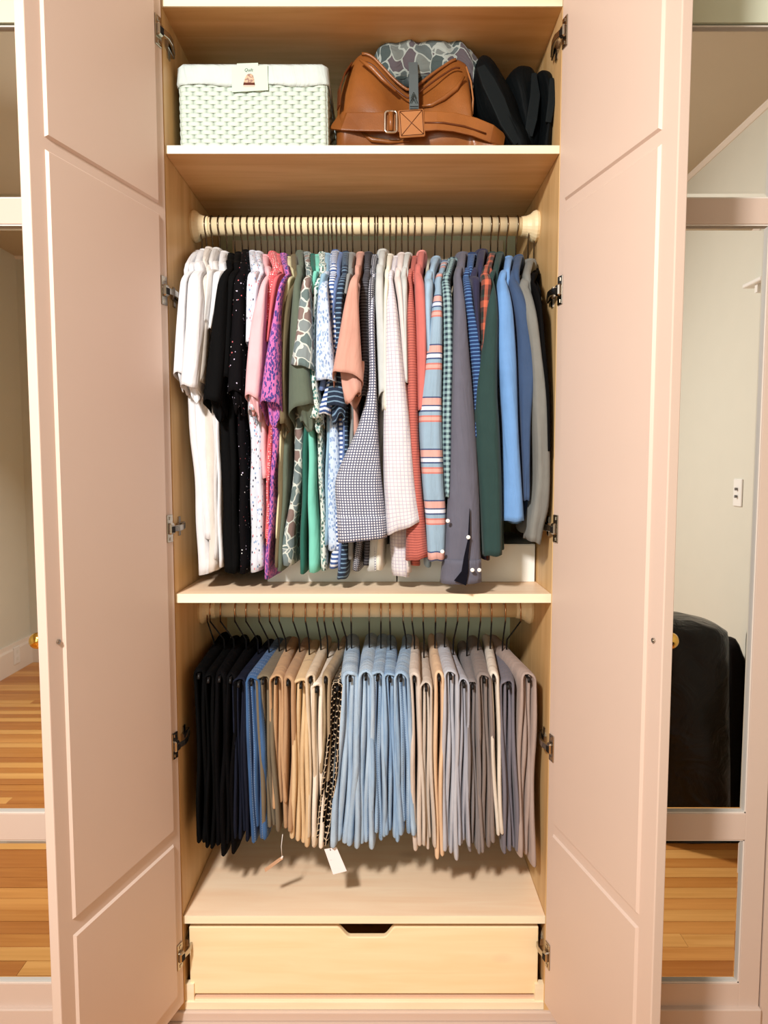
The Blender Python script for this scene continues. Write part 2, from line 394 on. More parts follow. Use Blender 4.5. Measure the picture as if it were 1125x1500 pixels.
# plinth with moulded lines
zp = [Z_B1, zat(1486, 1.59), zat(1489, 1.585), zat(1494, 1.585)]
wp('plinth', MB(WO).box(XL - .04, XR + .04, Y0 - .008, Y0 + .01, zat(1493, Y0), Z_B1 - .001).box(XL - .06, XR + .06, Y0 - .020, Y0 + .01, .02, zat(1493, Y0)), PAINT, bevel=.003)
wp('frieze', MB(WO).box(XL - .04, XR + .04, Y0 - .005, Y0 + .015, Z_TOP + .03, 2.84), PAINT)
def rod(zr, x0, x1, hexa):
    e = MB(WO).tube([(x0 + .01, YR, zr), (x1 - .01, YR, zr)], RR, 28); o = wp('closet_rod', e, RODW, smooth=True)
    for xa, s_ in ((XL, 1), (XR, -1)):
        M = Matrix.Translation(Vector((xa, YR, zr)) - Vector(WO)) @ Matrix.Rotation(s_ * math.pi / 2, 4, 'Y')
        MB().lathe([(.038, 0), (.040, .006), (.037, .013), (.030, .020), (.026, .030), (.0245, .042)], M, 24).build('rod_flange', RODW, o)
rod(Z_R1, XL, XR, True); rod(Z_R2, XL, XR, True)
# drawer
dx0, dx1 = at(278, 1400, Y0 + .012).x, at(788, 1400, Y0 + .012).x; dz1 = zat(1357, Y0 + .012); dz0 = zat(1455, Y0 + .012)
nx0, nx1, nx2, nx3 = [at(q, 1357, Y0 + .012).x for q in (497, 513, 562, 576)]; nz = zat(1372, Y0 + .012)
def arc(p, q, steep): # smooth notch shoulders
    return [(p[0] + (q[0] - p[0]) * t, p[1] + (q[1] - p[1]) * (t * t * (3 - 2 * t))) for t in [i / 8 for i in range(9)]]
prof = [(dx0, dz0), (dx1, dz0), (dx1, dz1)] + arc((nx3 + .006, dz1), (nx2, nz), 1) + arc((nx1, nz), (nx0 - .006, dz1), 1) + [(dx0, dz1)]
m = MB(WO); n = len(prof)
vs = [(x, y_, z) for y_ in (Y0 + .010, Y0 + .026) for x, z in prof]
m.add(vs, [list(range(n)), list(range(n, 2 * n))[::-1]] + [(i, (i + 1) % n, n + (i + 1) % n, n + i) for i in range(n)])
DR = wp('drawer', MB(WO).box(dx0 + .012, dx1 - .012, Y0 + .025, YB - .04, dz0 + .01, dz0 + .02), MAPLE)
m.build('drawer_front', MAPLED, DR, bevel=.0025)
m = MB(WO)
for a, b in ((dx0, dx0 + .012), (dx1 - .012, dx1)): m.box(a, b, Y0 + .025, YB - .03, dz0 + .01, dz1 - .01)
m.box(dx0, dx1, YB - .04, YB - .028, dz0, dz1 - .03); m.build('drawer_box', MAPLE, DR)
for xa, s_ in ((XL, 1), (XR, -1)):
    m = MB(WO); a, b = sorted((xa + s_ * .001, xa + s_ * .011)); m.box(a, b, Y0 + .03, YB - .06, dz0 - .012, dz0 + .025); m.build('drawer_slide', CHROME, DR)
    m = MB(WO); a, b = sorted((xa, xa + s_ * .022)); m.box(a, b, Y0 + .004, Y0 + .02, Z_B0, dz0 + .03); m.build('spacer_block', MAPLEF, DR)
wp('drawer_rail', MB(WO).box(XL + .02, XR - .02, Y0 + .010, Y0 + .03, Z_B0, zat(1465, Y0)), plain('rail_pink', (238, 200, 172), .6))

def make_door(side):
    # side -1 left, 1 right; door frame local: u along the door from the hinge, n = towards the wardrobe inside face, z up
    hx = XL + .003 if side < 0 else XR - .003
    tip = at(59, 675, 1).x if side < 0 else at(979, 675, 1).x      # direction of inner near corner as seen
    s = .307 if side < 0 else .249
    Lp = (abs(tip) * 1.585 - abs(hx)) / (s + abs(tip))
    d = Vector((side * s, -1, 0)); L = Lp * d.length; d.normalize()
    nrm = Vector((d.y, -d.x, 0)) if side > 0 else Vector((-d.y, d.x, 0))
    # inner face is towards the opening centre
    inner = Vector((-side * abs(d.y), 0, 0)); inner = (Vector((-side, 0, 0)) - d * (-side * d.x)).normalized()
    org = Vector((hx, 1.585, 0)) - Vector(WO)
    M = Matrix(((d.x, -inner.x, 0, org.x), (d.y, -inner.y, 0, org.y), (0, 0, 1, 0), (0, 0, 0, 1)))
    # in door space: x = along, y = 0 inner face, y>0 towards the outside
    def zat_door(px, py):       # z of a pixel on the door plane
        c = math.cos(TH); v = Vector(((px - 562.5) / F, c + (750 - py) / F * math.sin(TH), (750 - py) / F * c - math.sin(TH)))
        P0 = org + Vector(WO); nn = inner; t = (P0 - Vector((0, 0, EYE))).dot(nn) / v.dot(nn)
        q = v * t; return EYE + q.z, (Vector((q.x, q.y, 0)) - Vector((P0.x, P0.y, 0))).dot(d)
    zb, zt = .12, ZC - .16
    th = .021
    o = MB().box(0, L, 0, th, zb, zt, M).build('door', PAINT, WARD, bevel=.002)
    if side < 0:
        za, ua = zat_door(65, 200); zb2, _ = zat_door(65, 218); zc, _ = zat_door(105, 1348); ze, _ = zat_door(107, 1370); u1 = ua; _, u0 = zat_door(231, 297)
    else:
        za, ua = zat_door(970, 190); zb2, _ = zat_door(968, 212); zc, _ = zat_door(942, 1346); ze, _ = zat_door(941, 1364); u1 = ua; _, u0 = zat_door(829, 293)
    print('door', side, L, za, zb2, zc, ze, u0, u1)
    for z0, z1 in ((.16, ze), (zc, zb2), (za, zt - .05)):
        m = MB(); f = .004
        x0, x1 = u0, u1
        vs = [M @ Vector(v) for v in ((x0, 0, z0), (x1, 0, z0), (x1, 0, z1), (x0, 0, z1), (x0 + f, -.005, z0 + f), (x1 - f, -.005, z0 + f), (x1 - f, -.005, z1 - f), (x0 + f, -.005, z1 - f))]
        m.add(vs, [(0, 1, 5, 4), (1, 2, 6, 5), (2, 3, 7, 6), (3, 0, 4, 7), (4, 5, 6, 7), (0, 3, 2, 1)]); m.build('raised_panel', PAINT, o)
    # mirror glass on the outer face
    m = MB().box(.06, L - .06, th, th + .002, .3, zt - .1, M); m.build('mirror_pane', MIRROR, o)
    # little screw end of the knob on the stile
    zk, uk = zat_door(85, 940) if side < 0 else zat_door(958, 938)
    MB().tube([M @ Vector((uk, .001, zk)), M @ Vector((uk, -.003, zk))], .0045, 12).tube([M @ Vector((uk, 0, zk)), M @ Vector((uk, -.0045, zk))], .002, 8).build('knob_screw', CHROME, o)
    # concealed hinges
    for py in ((52, 425, 776, 1104, 1430) if side < 0 else (55, 425, 776, 1107, 1428)):
        z, _ = zat_door(238 if side < 0 else 822, py)
        h = MB()
        h.box(.004, .026, -.003, 0, z - .032, z + .032, M, c=.001)
        h.box(.007, .024, -.011, -.002, z - .013, z + .013, M, c=.003)
        for dz in (-.024, .024): h.box(.011, .018, -.0045, -.003, z + dz - .0035, z + dz + .0035, M)
        xa = XL if side < 0 else XR; si = 1 if side < 0 else -1
        q0 = M @ Vector((.014, -.009, z)); q1 = Vector((xa + si * .017, .012, z)); q2 = Vector((xa + si * .010, .052, z))
        h.ribbon([q0, (q0 + q1) / 2 + Vector((si * .004, 0, 0)), q1, q2], Vector((si, -.5, 0)), .014, .005)
        h.ribbon([Vector((xa + si * .004, .016, z)), Vector((xa + si * .004, .062, z))], Vector((si, 0, 0)), .018, .009)
        h.ribbon([Vector((xa + si * .0015, .030, z)), Vector((xa + si * .0015, .046, z))], Vector((si, 0, 0)), .046, .003)
        h.build('hinge', CHROME, o)
        g = MB(); g.box(.009, .021, -.0125, -.0108, z - .009, z + .005, M); g.build('hinge_slot', PRONG, o)
    return o
make_door(-1); make_door(1)

# ---------------------------------------------------------------- mirrored cabinets either side
def mirrored_cabinet(side, x_in, x_out, label):
    e = empty('mirrored_cabinet', ((x_in + x_out) / 2, YF, 0), label, 'cabinet'); off = e.location
    a, b = sorted((x_in, x_out))
    MB(off).box(a, b, YF + .024, YB, .03, 2.84).build('cabinet_body', PAINT, e)
    zr = [zat(q, YF) for q in (36, 290, 328, 1192, 1231, 1441, 1476 if side < 0 else 1482)]
    MB(off).box(a, b, YF - .002, YF + .03, .02, zr[6] - .004).box(a, b, YF - .012, YF + .03, .02, .115).build('plinth', PAINT, e, bevel=.003)
    MB(off).box(a, b, YF - .001, YF + .024, zr[0] + .004, 2.84).build('frieze', plain('sage_paint', (214, 218, 196), .6, nz=.02), e)
    # doors
    edges = [x_in, x_out] if side > 0 else [x_out, x_in]
    w_ = b - a; nd = 1 if w_ < .6 else 2
    for i in range(nd):
        da, db = a + w_ * i / nd + .0015, a + w_ * (i + 1) / nd - .0015
        st = (.10 if side > 0 else .05)
        sa = db - st if side < 0 else da + st
        m = MB(off)
        zt_ = zr[0]; m.box(da, da + .05, YF, YF + .022, zr[6], zt_); sr = .05
        m.box(db - sr, db, YF, YF + .022, zr[6], zt_)
        ia, ib = da + .05, db - sr
        for z0, z1 in ((zr[6], zr[5]), (zr[4], zr[3]), (zr[2], zr[1])): m.box(ia - .001, ib + .001, YF + .0003, YF + .022, z0, z1)
        d = m.build('door', PAINT, e, bevel=.0015)
        for z0, z1 in ((zr[5], zr[4]), (zr[3], zr[2]), (zr[1], zr[0])):
            # bevelled mirror pane
            f = .012; yb = YF + .010; yf = YF + .0075
            vs = [(ia, yb, z0), (ib, yb, z0), (ib, yb, z1), (ia, yb, z1), (ia + f, yf, z0 + f), (ib - f, yf, z0 + f), (ib - f, yf, z1 - f), (ia + f, yf, z1 - f), (ia, yb + .004, z0), (ib, yb + .004, z0), (ib, yb + .004, z1), (ia, yb + .004, z1)]
            fs = [(0, 1, 5, 4), (1, 2, 6, 5), (2, 3, 7, 6), (3, 0, 4, 7), (4, 5, 6, 7), (0, 8, 9, 1), (1, 9, 10, 2), (2, 10, 11, 3), (3, 11, 8, 0), (8, 11, 10, 9)]
            m = MB(off); m.add(vs, fs); m.build('mirror_pane', MIRROR, d)
            m = MB(off); t = .003
            m.box(ia, ib, YF + .003, YF + .010, z0, z0 + t).box(ia, ib, YF + .003, YF + .010, z1 - t, z1).box(ia, ia + t, YF + .003, YF + .010, z0, z1).box(ib - t, ib, YF + .003, YF + .010, z0, z1)
            m.build('glazing_bead', TRIMP, d)
        # brass knob
        if (side < 0 and i == nd - 1) or (side > 0 and i == 0):
            kx = (db - .022) if side < 0 else (da + .022)
            kx = at(56 if side < 0 else 981, 937, YF - .03).x; kz = zat(938, YF - .03)
            M = Matrix.Translation(Vector((kx, YF, kz)) - off) @ Matrix.Rotation(math.pi / 2, 4, 'X')
            MB().lathe([(.013, 0), (.013, .003), (.006, .006), (.006, .016), (.013, .020), (.0185, .028), (.0195, .034), (.0165, .042), (.009, .047), (.001, .048)], M, 24).build('knob', BRASS, d, smooth=True)
    return e
xin_l = at(82, 700, YF).x; xin_r = at(955, 700, YF).x
# the outer stile of the right door starts where the mirror ends
xout_r = at(1106, 900, YF).x + .05
mirrored_cabinet(-1, XL - .045, XWL + .02, 'white mirrored cabinet left of the open wardrobe')
mirrored_cabinet(1, XR + .045, XR + .045 + .0 + (xout_r - (XR + .045)), 'white mirrored cabinet right of the open wardrobe')
struct('wall_side', MB().box(xout_r + .003, XWR, YF + .002, 2.2, 0, 2.84), PAINT)

# ---------------------------------------------------------------- garments
SHIRTS = []
def hook_mb(off, zr, x, rod_z, neck_z, tilt=0):
    pts = []
    r = RR + .003
    for i in range(13):
        a = math.radians(130 - 250 * i / 12)     # from the back over the top to the front and under
        pts.append(Vector((x + tilt * .2 * (i / 12), YR + r * math.sin(a), rod_z + r * math.cos(a) * 1.0)))
    pts.append(Vector((x + tilt * .4, YR - .004, rod_z - r - .012)))
    pts.append(Vector((x + tilt, YR, neck_z)))
    return MB(off).tube(pts, .0019, 6)
def ring(z, xf, hw, yf, yb, xb, n, p, folds, hwb=None, tz=None):
    out = []; hy = (yb - yf) / 2; ym = (yb + yf) / 2
    A, kx, kz, ph = folds
    for j in range(n):
        a = 2 * math.pi * j / n; dep = sp(math.cos(a), p); sd = sp(math.sin(a), p)
        yy = ym + hy * dep; t = (dep + 1) / 2
        tt = min(1, t * 1.25); xc = xf + (xb - xf) * (tt * tt * (3 - 2 * tt))
        h = hw if hwb is None else hw + (hwb - hw) * min(1, t * 2.2)
        x = xc + h * sd
        if A:
            x += A * .6 * math.sin(kz * z + ph + 9 * t) * (.3 + t)
            yy += A * math.sin(kx * sd * 2.2 + ph + kz * .35 * z) * max(0, 1 - 2 * t)
        out.append(Vector((x, yy, tz(sd, t) + z if tz else z)))
    return out
def px_rows(rows, Y):
    """[(y, xl, xr)] in picture measure at depth Y -> sorted keys [(−z,(xc, hw))]"""
    ks = []
    for (y_, a, b) in rows:
        z = zat(y_, Y); xa = at(a, y_, Y).x; xb = at(b, y_, Y).x; ks.append((-z, ((xa + xb) / 2, max(.003, (xb - xa) / 2))))
    ks.sort(); return ks
HB = [plain('hanger_white', (236, 232, 222), .4), plain('hanger_clear', (214, 216, 208), .3), plain('hanger_wood', (180, 140, 95), .5)]
HMESH = {}
def shirt(name, label, mat, hook, cy, sleeve=None, body=None, curl=0.0, fwd=0.0, slant=0.0, kind='short', hem=836, collar=True, colw=6.5, mat2=None, cuff=False, extra=None, cat='shirt', grp=None):
    """hook: pixel x of hook; cy: pixel y of neck; sleeve/body: rows of (y, xl, xr)"""
    sd = R.random() * 6
    xh = at(hook, 332, YR).x; nz = zat(cy + 9, YR)
    e = empty(name, (xh, YR, nz), label, cat, grp); off = e.location.copy()
    Yb = 1.635; Ys = 1.575 - fwd
    sh_z = nz - .072
    # ---- body
    if body: bk = px_rows(body, Yb)
    else:
        c = sleeve[0][1] * .5 + sleeve[0][2] * .5; ce = sleeve[-1][1] * .5 + sleeve[-1][2] * .5
        c2 = hook + (c - hook) * .8
        bk = px_rows([(sleeve[0][0], c - 5, c + 5), (sleeve[-1][0], c2 - 6, c2 + 6), (hem, c2 - 6, c2 + 6)], Yb + .02)
        Yb += .02
    zhem = -bk[-1][0]; zs0 = -bk[0][0]
    rows = []
    N = 40
    zt = nz - .006
    for i in range(N + 1):
        t = i / N; z = zt + (zhem - zt) * t ** 1.0
        if i < 6: z = zt - (zt - (sh_z - .01)) * (i / 6) ** 1.3
        else: z = (sh_z - .01) + (zhem - (sh_z - .01)) * ((i - 6) / (N - 6))
        # half depth by height (shoulder slope)
        dz = nz - z; f = min(1, max(0, dz / (nz - sh_z)))
        yf = (YR - .05) + (Yb - (YR - .05)) * (f ** .8); yb = (YR + .05) + (YR + .19 - (YR + .05)) * (f ** .8)
        xc, hw = cr(bk, -z)
        top = min(1, dz / .10)
        # above the shoulder the strip runs to the neck at the hook
        if z > zs0: k = max(0, min(1, (nz - z) / max(1e-4, nz - zs0))); xc = xh + (xc - xh) * k ** .9; hw = .0105 + (max(hw, .006) - .0105) * k
        else: pass
        wave = .0015 * math.sin(z * 31 + sd) if z < sh_z else 0
        rows.append(ring(z, xc + wave, hw, yf, yb, xh + (xc - xh) * .12, 24, .62, (.0022 if z < sh_z else 0, 1.6, 14, sd), min(hw, .009)))
    # hem: slight irregular end
    last = rows[-1]; rows[-1] = [v + Vector((0, 0, .0025 * math.sin(v.x * 120 + sd) + .012 * (v.y - Yb))) for v in last]
    MB(off).rings(rows, True, True, False).build('body', mat, e, True, solid=.0016)
    # ---- collar
    if collar:
        rr = []
        for i, (dz, k, yy) in enumerate(((-.042, .75, .062), (-.022, 1.0, .06), (-.006, 1.12, .056), (.004, .95, .050), (.006, .6, .044))):
            xk = cr(bk, -(nz + dz))[0]; rr.append(ring(nz + dz, xh + (xk - xh) * .12 * i * 0, 1.22 * colw / F * YR * k, YR - yy, YR + yy, xh, 20, .8, (0, 0, 0, 0)))
        MB(off).rings(rr, True, False, True).build('collar', mat2 or mat, e, True)
    # ---- sleeve
    if sleeve:
        sk = px_rows(sleeve, Ys); z0, z1 = -sk[0][0], -sk[-1][0]; n = 34; N = 26 if kind == 'short' else 44; rows = []
        for i in range(N + 1):
            t = i / N; z = z0 + (z1 - z0) * t; xc, hw = cr(sk, -z); hw = max(.004, hw)
            de = (.032 + .05 * min(1, t * 1.5)) if kind == 'short' else .05
            hd = .03 + (de - .03) * min(1, t * 2)
            yf = Ys + .05 * (1 - min(1, t * 6)) ** 2; yb = yf + hd + .02
            g = max(0, (t - .55) / .45) if kind == 'short' else max(0, (t - .9) / .1)
            def tz(s_, tt, g=g):
                o_ = -curl * g * tt * (.75 + .25 * math.sin(4 * s_ + sd)) + slant * g * s_
                return o_ + g * .0015 * math.sin(5 * s_ + sd)
            rg = ring(z, xc, hw, yf, yb, xc, n, .72, (.0028 * min(1, t * 2), 1.3 + R.random() * .02, 11, sd), hw * (1 - .25 * (curl > 0)), tz)
            if i == 0:      # shoulder cap running back up the shoulder slope
                for k in range(5):
                    u = k / 5; w2 = math.sin(u * math.pi / 2); xs = xc + (xh - xc) * .38 * (1 - u)
                    rows.append(ring(z + .036 * (1 - u ** 1.6), xs, .0075 + (hw - .0075) * w2, Ys + .05 + .07 * (1 - w2), Ys + .125 + .02 * (1 - w2), xs, n, .72, (0, 0, 0, 0)))
            rows.append(rg)
        MB(off).rings(rows, True, True, False).build('sleeve', mat, e, True, solid=.0016)
        if kind == 'short' and curl >= .03:     # the underside of the sleeve hanging rolled below its hem
            xc1, hw1 = sk[-1][1]; rows = []
            for i in range(11):
                u = i / 10; z = z1 + .03 - (curl * .75 + .03) * u; k_ = .78 - .34 * u ** 1.5
                rows.append(ring(z, xc1 + hw1 * (.18 + .22 * u) * math.cos(sd * .2), hw1 * k_, Ys + .022 + .010 * math.sin(u * 5 + sd), Ys + .062, xc1 + hw1 * .2, 30, .9, (.0055, 2.6, 40, sd), hw1 * k_ * .8, lambda s_, tt, u=u: .012 * u * math.sin(2.4 * s_ + sd)))
            MB(off).rings(rows, True, False, False).build('rolled_hem', mat, e, True, solid=.0016)
        if cuff:
            zc = z1 + .055; rows = []
            for i in range(6):
                z = zc + (z1 - .001 - zc) * i / 5; xc, hw = cr(sk, -z); rows.append(ring(z, xc, hw + .002, Ys - .0025, Ys + .078, xc, n, .72, (.0028, 1.3, 11, sd), hw, lambda s_, tt: slant * s_ * 1.0 * (i / 5)))
            MB(off).rings(rows, True, False, False).build('cuff', mat, e, True, solid=.0018)
    if extra: extra(e, off)
    # ---- hanger, a thing of its own
    hm = R.choice(HB)
    h = empty('shirt_hanger', (xh, YR, nz), 'hanger of the ' + label, 'hanger', None)
    hook_mb(h.location, 0, xh, Z_R1, nz - .02, R.uniform(-.003, .003)).build('hook', WIRE, h, True)
    m = MB(h.location); m.tube([(xh, YR - .10, nz - .085), (xh, YR - .06, nz - .055), (xh, YR, nz - .03), (xh, YR + .06, nz - .055), (xh, YR + .12, nz - .09)], .003, 6)
    m.tube([(xh, YR, nz - .02), (xh, YR, nz + .008), (xh, YR, nz + .014)], [.004, .004, .002], 8); m.build('shoulder_bar', hm, h, True)
    SHIRTS.append(e); return e

W = (244, 244, 244)
M_white = fabric('white_cotton', 'solid', (222, 222, 226)); M_cream = fabric('cream_cotton', 'solid', (216, 207, 198)); M_white2 = fabric('offwhite_cotton', 'solid', (212, 210, 209))
M_black = fabric('black_cotton', 'solid', (11, 11, 12)); M_blackspk = fabric('black_print', 'speckle', (14, 12, 15), (250, 250, 250), (235, 110, 115), (210, 200, 230), p=.0085, q=.17)
M_wfloral = fabric('white_navy_print', 'leaf', (208, 214, 228), (40, 48, 80), (110, 150, 200), (208, 214, 228), (230, 130, 140), p=.0085, q=.3)
M_pink = fabric('pink_cotton', 'solid', (236, 176, 184)); M_reddot = fabric('red_dot_print', 'dots', (226, 84, 92), (255, 214, 214), p=.0055, q=.3); M_coral = fabric('coral_cotton', 'solid', (232, 98, 104))
M_purple = fabric('purple_pink_print', 'leaf', (206, 104, 176), (86, 62, 150), (60, 60, 140), (120, 70, 160), p=.0068, q=.52)
M_yellow = fabric('pale_yellow_cotton', 'solid', (214, 206, 160)); M_olive = fabric('olive_cotton', 'solid', (112, 98, 68)); M_green = fabric('sage_green_cotton', 'solid', (92, 104, 88))
M_camo = fabric('camo_print', 'camo', (200, 208, 200), (112, 130, 134), (132, 110, 104), (98, 118, 118), (128, 140, 142), p=.027, q=.06)
M_teal = fabric('teal_cotton', 'solid', (34, 104, 90)); M_mint = fabric('mint_cotton', 'solid', (112, 208, 186)); M_tealfl = fabric('teal_floral_print', 'leaf', (214, 224, 216), (52, 112, 96), (90, 150, 150), (70, 90, 80), p=.0065, q=.48)
M_lblue = fabric('light_blue_cotton', 'solid', (136, 178, 206)); M_lbfl = fabric('light_blue_print', 'leaf', (196, 214, 236), (138, 164, 208), (150, 180, 214), (120, 150, 200), p=.007, q=.42)
M_bstr = fabric('blue_white_stripe', 'stripe', (60, 92, 158), (224, 232, 244), p=.011, q=.5); M_nstr = fabric('navy_fine_stripe', 'stripe', (34, 48, 72), (112, 146, 176), p=.011, q=.28)
M_bluem = fabric('mid_blue_cotton', 'solid', (96, 122, 176)); M_grey = fabric('grey_cotton', 'solid', (136, 138, 136)); M_salmon = fabric('salmon_cotton', 'solid', (208, 150, 132))
M_char = fabric('charcoal_stripe', 'stripe', (56, 56, 62), (92, 92, 100), p=.007, q=.4); M_gingN = fabric('navy_check', 'grid', (232, 232, 240), (86, 92, 120), p=.0062, q=.42); M_navy = fabric('navy_cotton', 'solid', (30, 38, 62))
M_lgrey = fabric('light_grey_cotton', 'solid', (196, 200, 198)); M_lav = fabric('pale_lavender_check', 'grid', (222, 218, 222), (186, 178, 198), p=.0085, q=.16); M_pinkw = fabric('pinkish_white_cotton', 'solid', (222, 208, 204))
M_corstr = fabric('coral_fine_check', 'stripe', (200, 100, 86), (160, 74, 68), p=.006, q=.35); M_cors = fabric('coral_linen', 'solid', (208, 106, 98)); M_pale = fabric('sky_cotton', 'solid', (150, 184, 212))
M_bands = fabric('blue_coral_bands', 'bands', (142, 172, 196), (206, 118, 108), (222, 164, 154), (66, 84, 128), (226, 230, 244), p=.118)
M_gingG = fabric('green_navy_gingham', 'check', (150, 186, 190), (34, 52, 70), p=.0125, q=.5); M_slate = fabric('slate_cotton', 'solid', (98, 98, 114)); M_nb = fabric('navy_blue_stripe', 'stripe', (30, 56, 108), (86, 132, 190), p=.0085, q=.3)
M_dnavy = fabric('dark_purple_navy', 'solid', (46, 46, 76)); M_tart = fabric('red_plaid', 'tartan', (96, 56, 54), (214, 100, 70), (34, 46, 44), (60, 80, 70), p=.05); M_dgreen = fabric('dark_green_cotton', 'solid', (38, 66, 64))
M_corn = fabric('cornflower_cotton', 'solid', (104, 156, 220)); M_den = fabric('dark_denim_cotton', 'solid', (56, 80, 118)); M_gry2 = fabric('warm_grey_jersey', 'solid', (124, 124, 118)); M_bk2 = fabric('black_knit', 'solid', (12, 11, 12))
WHB = plain('button_white', (240, 238, 234), .3)

def buttons(pts, Yd):
    def f(e, off):
        for (px, py) in pts:
            p = at(px, py, Yd); M = Matrix.Translation(p - off) @ Matrix.Rotation(math.pi / 2, 4, 'X')
            MB().lathe([(.0042, -.002), (.0047, 0), (.0047, .0012), (.0036, .002), (.001, .0014)], M, 14).build('button', WHB, e, True)
    return f
H = ' hanging on the upper rod'
shirt('white_tee', 'white tee hanging leftmost of all the shirts', M_white, 296, 368, [(388, 266, 276), (420, 261, 274), (480, 254, 272), (545, 249, 270)], [(390, 266, 280), (560, 266, 290), (700, 278, 300), (842, 283, 312)], curl=.05)
shirt('white_tee', 'white tee with a folded sleeve hanging second from the left', M_white, 303, 366, [(386, 275, 290), (430, 270, 297), (480, 266, 298), (565, 258, 291)], [(388, 280, 296), (580, 274, 310), (700, 284, 314), (790, 290, 319)], curl=.035, fwd=.02, slant=-.006)
shirt('cream_shirt', 'cream shirt hanging behind the two leftmost white tees', M_cream, 311, 363, [(392, 293, 303), (440, 291, 303), (500, 291, 301), (560, 288, 297)], [(390, 296, 304), (600, 285, 318), (700, 296, 318), (800, 300, 321), (838, 300, 322)])
shirt('white_shirt', 'pale grey white shirt with tall collar left of the black shirts', M_white2, 322, 364, [(386, 302, 312), (430, 299, 308), (470, 297, 303)], [(386, 302, 314), (600, 308, 318), (700, 312, 319), (820, 312, 320)], curl=.0)
shirt('white_tee', 'white tee squeezed against the first black shirt', M_white, 333, 369, [(388, 312, 326), (430, 308, 320), (480, 303, 309)], [(390, 316, 330), (600, 314, 322), (830, 318, 326)])
shirt('black_tee', 'black tee with a wide hem, leftmost of the black shirts', M_black, 343, 372, [(384, 323, 334), (430, 313, 334), (480, 306, 333), (540, 297, 331), (586, 291, 326)], [(384, 326, 340), (580, 310, 335), (640, 316, 345), (840, 321, 350)], curl=.05, fwd=.01, slant=-.004)
shirt('black_shirt', 'plain black shirt between the black tee and the sequinned one', M_black, 354, 370, [(386, 334, 346), (450, 326, 340), (552, 321, 336)], [(386, 336, 350), (580, 330, 346), (840, 334, 352)])
shirt('black_print_shirt', 'black shirt with tiny white and pink speckles and a turned up cuff', M_blackspk, 364, 367, [(388, 342, 356), (450, 338, 357), (520, 332, 356), (572, 328, 355)], [(386, 348, 360), (600, 344, 361), (700, 346, 361), (840, 347, 362)], curl=.06, fwd=.005)
shirt('patterned_shirt', 'white shirt with small navy leaf print left of the pink tee', M_wfloral, 374, 368, [(388, 362, 376), (430, 358, 376), (500, 357, 372)], [(388, 362, 378), (590, 357, 382), (640, 361, 384), (740, 361, 387), (838, 362, 388)], curl=.02)
shirt('patterned_shirt', 'second white shirt with navy print close behind the pink tee', M_wfloral, 382, 369, [(390, 372, 382), (440, 366, 378), (600, 360, 376)], [(390, 376, 386), (600, 372, 386), (830, 372, 389)], curl=.03)
shirt('pink_tee', 'plain light pink tee', M_pink, 392, 374, [(394, 384, 392), (420, 379, 390), (470, 365, 389), (530, 357, 386), (579, 354, 380)], [(394, 384, 393), (600, 378, 392), (700, 380, 392)], curl=.06, fwd=.03, slant=-.006)
shirt('dotted_shirt', 'red shirt with a tiny white dot print between pink and purple', M_reddot, 402, 369, [(388, 394, 408), (420, 390, 403), (470, 388, 393)], [(386, 394, 410), (600, 390, 400), (700, 389, 397), (800, 388, 394)])
shirt('coral_tee', 'coral tee showing a thin edge left of the purple print', M_coral, 410, 373, [(392, 404, 412), (420, 396, 406), (500, 388, 394)], [(392, 404, 413), (600, 392, 399), (790, 387, 392)])
shirt('purple_print_shirt', 'pink and purple leaf print shirt with short sleeve', M_purple, 418, 372, [(392, 414, 420), (420, 407, 414), (460, 399, 410), (520, 386, 411), (588, 375, 414)], [(392, 412, 422), (600, 392, 413), (660, 395, 409), (760, 390, 401), (850, 384, 395)], curl=.06, fwd=.035, slant=-.004)
shirt('yellow_shirt', 'pale yellow shirt showing a thin edge right of the purple print', M_yellow, 426, 377, [(396, 418, 428), (430, 411, 424), (500, 409, 415)], [(396, 418, 430), (600, 410, 418), (790, 402, 408)])
shirt('olive_shirt', 'brown olive shirt with a drooping cuff right of the purple print', M_olive, 434, 374, [(400, 424, 436), (440, 413, 428), (520, 410, 421), (620, 402, 421)], [(396, 424, 438), (600, 408, 424), (700, 404, 420), (830, 400, 410)], curl=.03)
shirt('green_tee', 'sage green tee with a broad short sleeve', M_green, 442, 368, [(392, 430, 440), (420, 428, 441), (480, 422, 448), (540, 419, 456), (594, 417, 464)], [(390, 436, 446), (600, 412, 432), (700, 410, 424), (836, 402, 414)], curl=.06, fwd=.02, slant=.010)
shirt('camo_shirt', 'green brown camouflage shirt with cream outlines', M_camo, 452, 370, [(394, 445, 454), (430, 439, 454), (480, 432, 457), (536, 423, 459)], [(392, 446, 456), (600, 428, 448), (660, 427, 446), (740, 420, 440), (775, 412, 434), (800, 405, 434), (828, 409, 432)], curl=.0, fwd=.035, slant=-.006)
shirt('teal_shirt', 'teal shirt showing a narrow edge beside the camouflage shirt', M_teal, 460, 373, [(392, 451, 460), (430, 449, 456), (600, 452, 458)], [(392, 452, 464), (600, 443, 455), (840, 436, 446)], curl=.03)
shirt('mint_shirt', 'mint green shirt seen low between camouflage and floral shirts', M_mint, 467, 374, [(392, 459, 466), (430, 454, 458)], [(392, 460, 470), (600, 449, 461), (700, 448, 464), (800, 447, 470), (838, 449, 471)])
shirt('floral_shirt', 'white shirt with dense green floral print', M_tealfl, 474, 370, [(388, 463, 476), (430, 457, 466), (500, 456, 462), (612, 450, 474)], [(388, 466, 478), (600, 460, 474), (700, 465, 476), (836, 468, 482)], curl=.03)
shirt('light_blue_shirt', 'plain light blue shirt behind the pale blue print', M_lblue, 481, 372, [(396, 470, 480), (430, 463, 474)], [(392, 472, 484), (600, 476, 484), (800, 474, 482)])
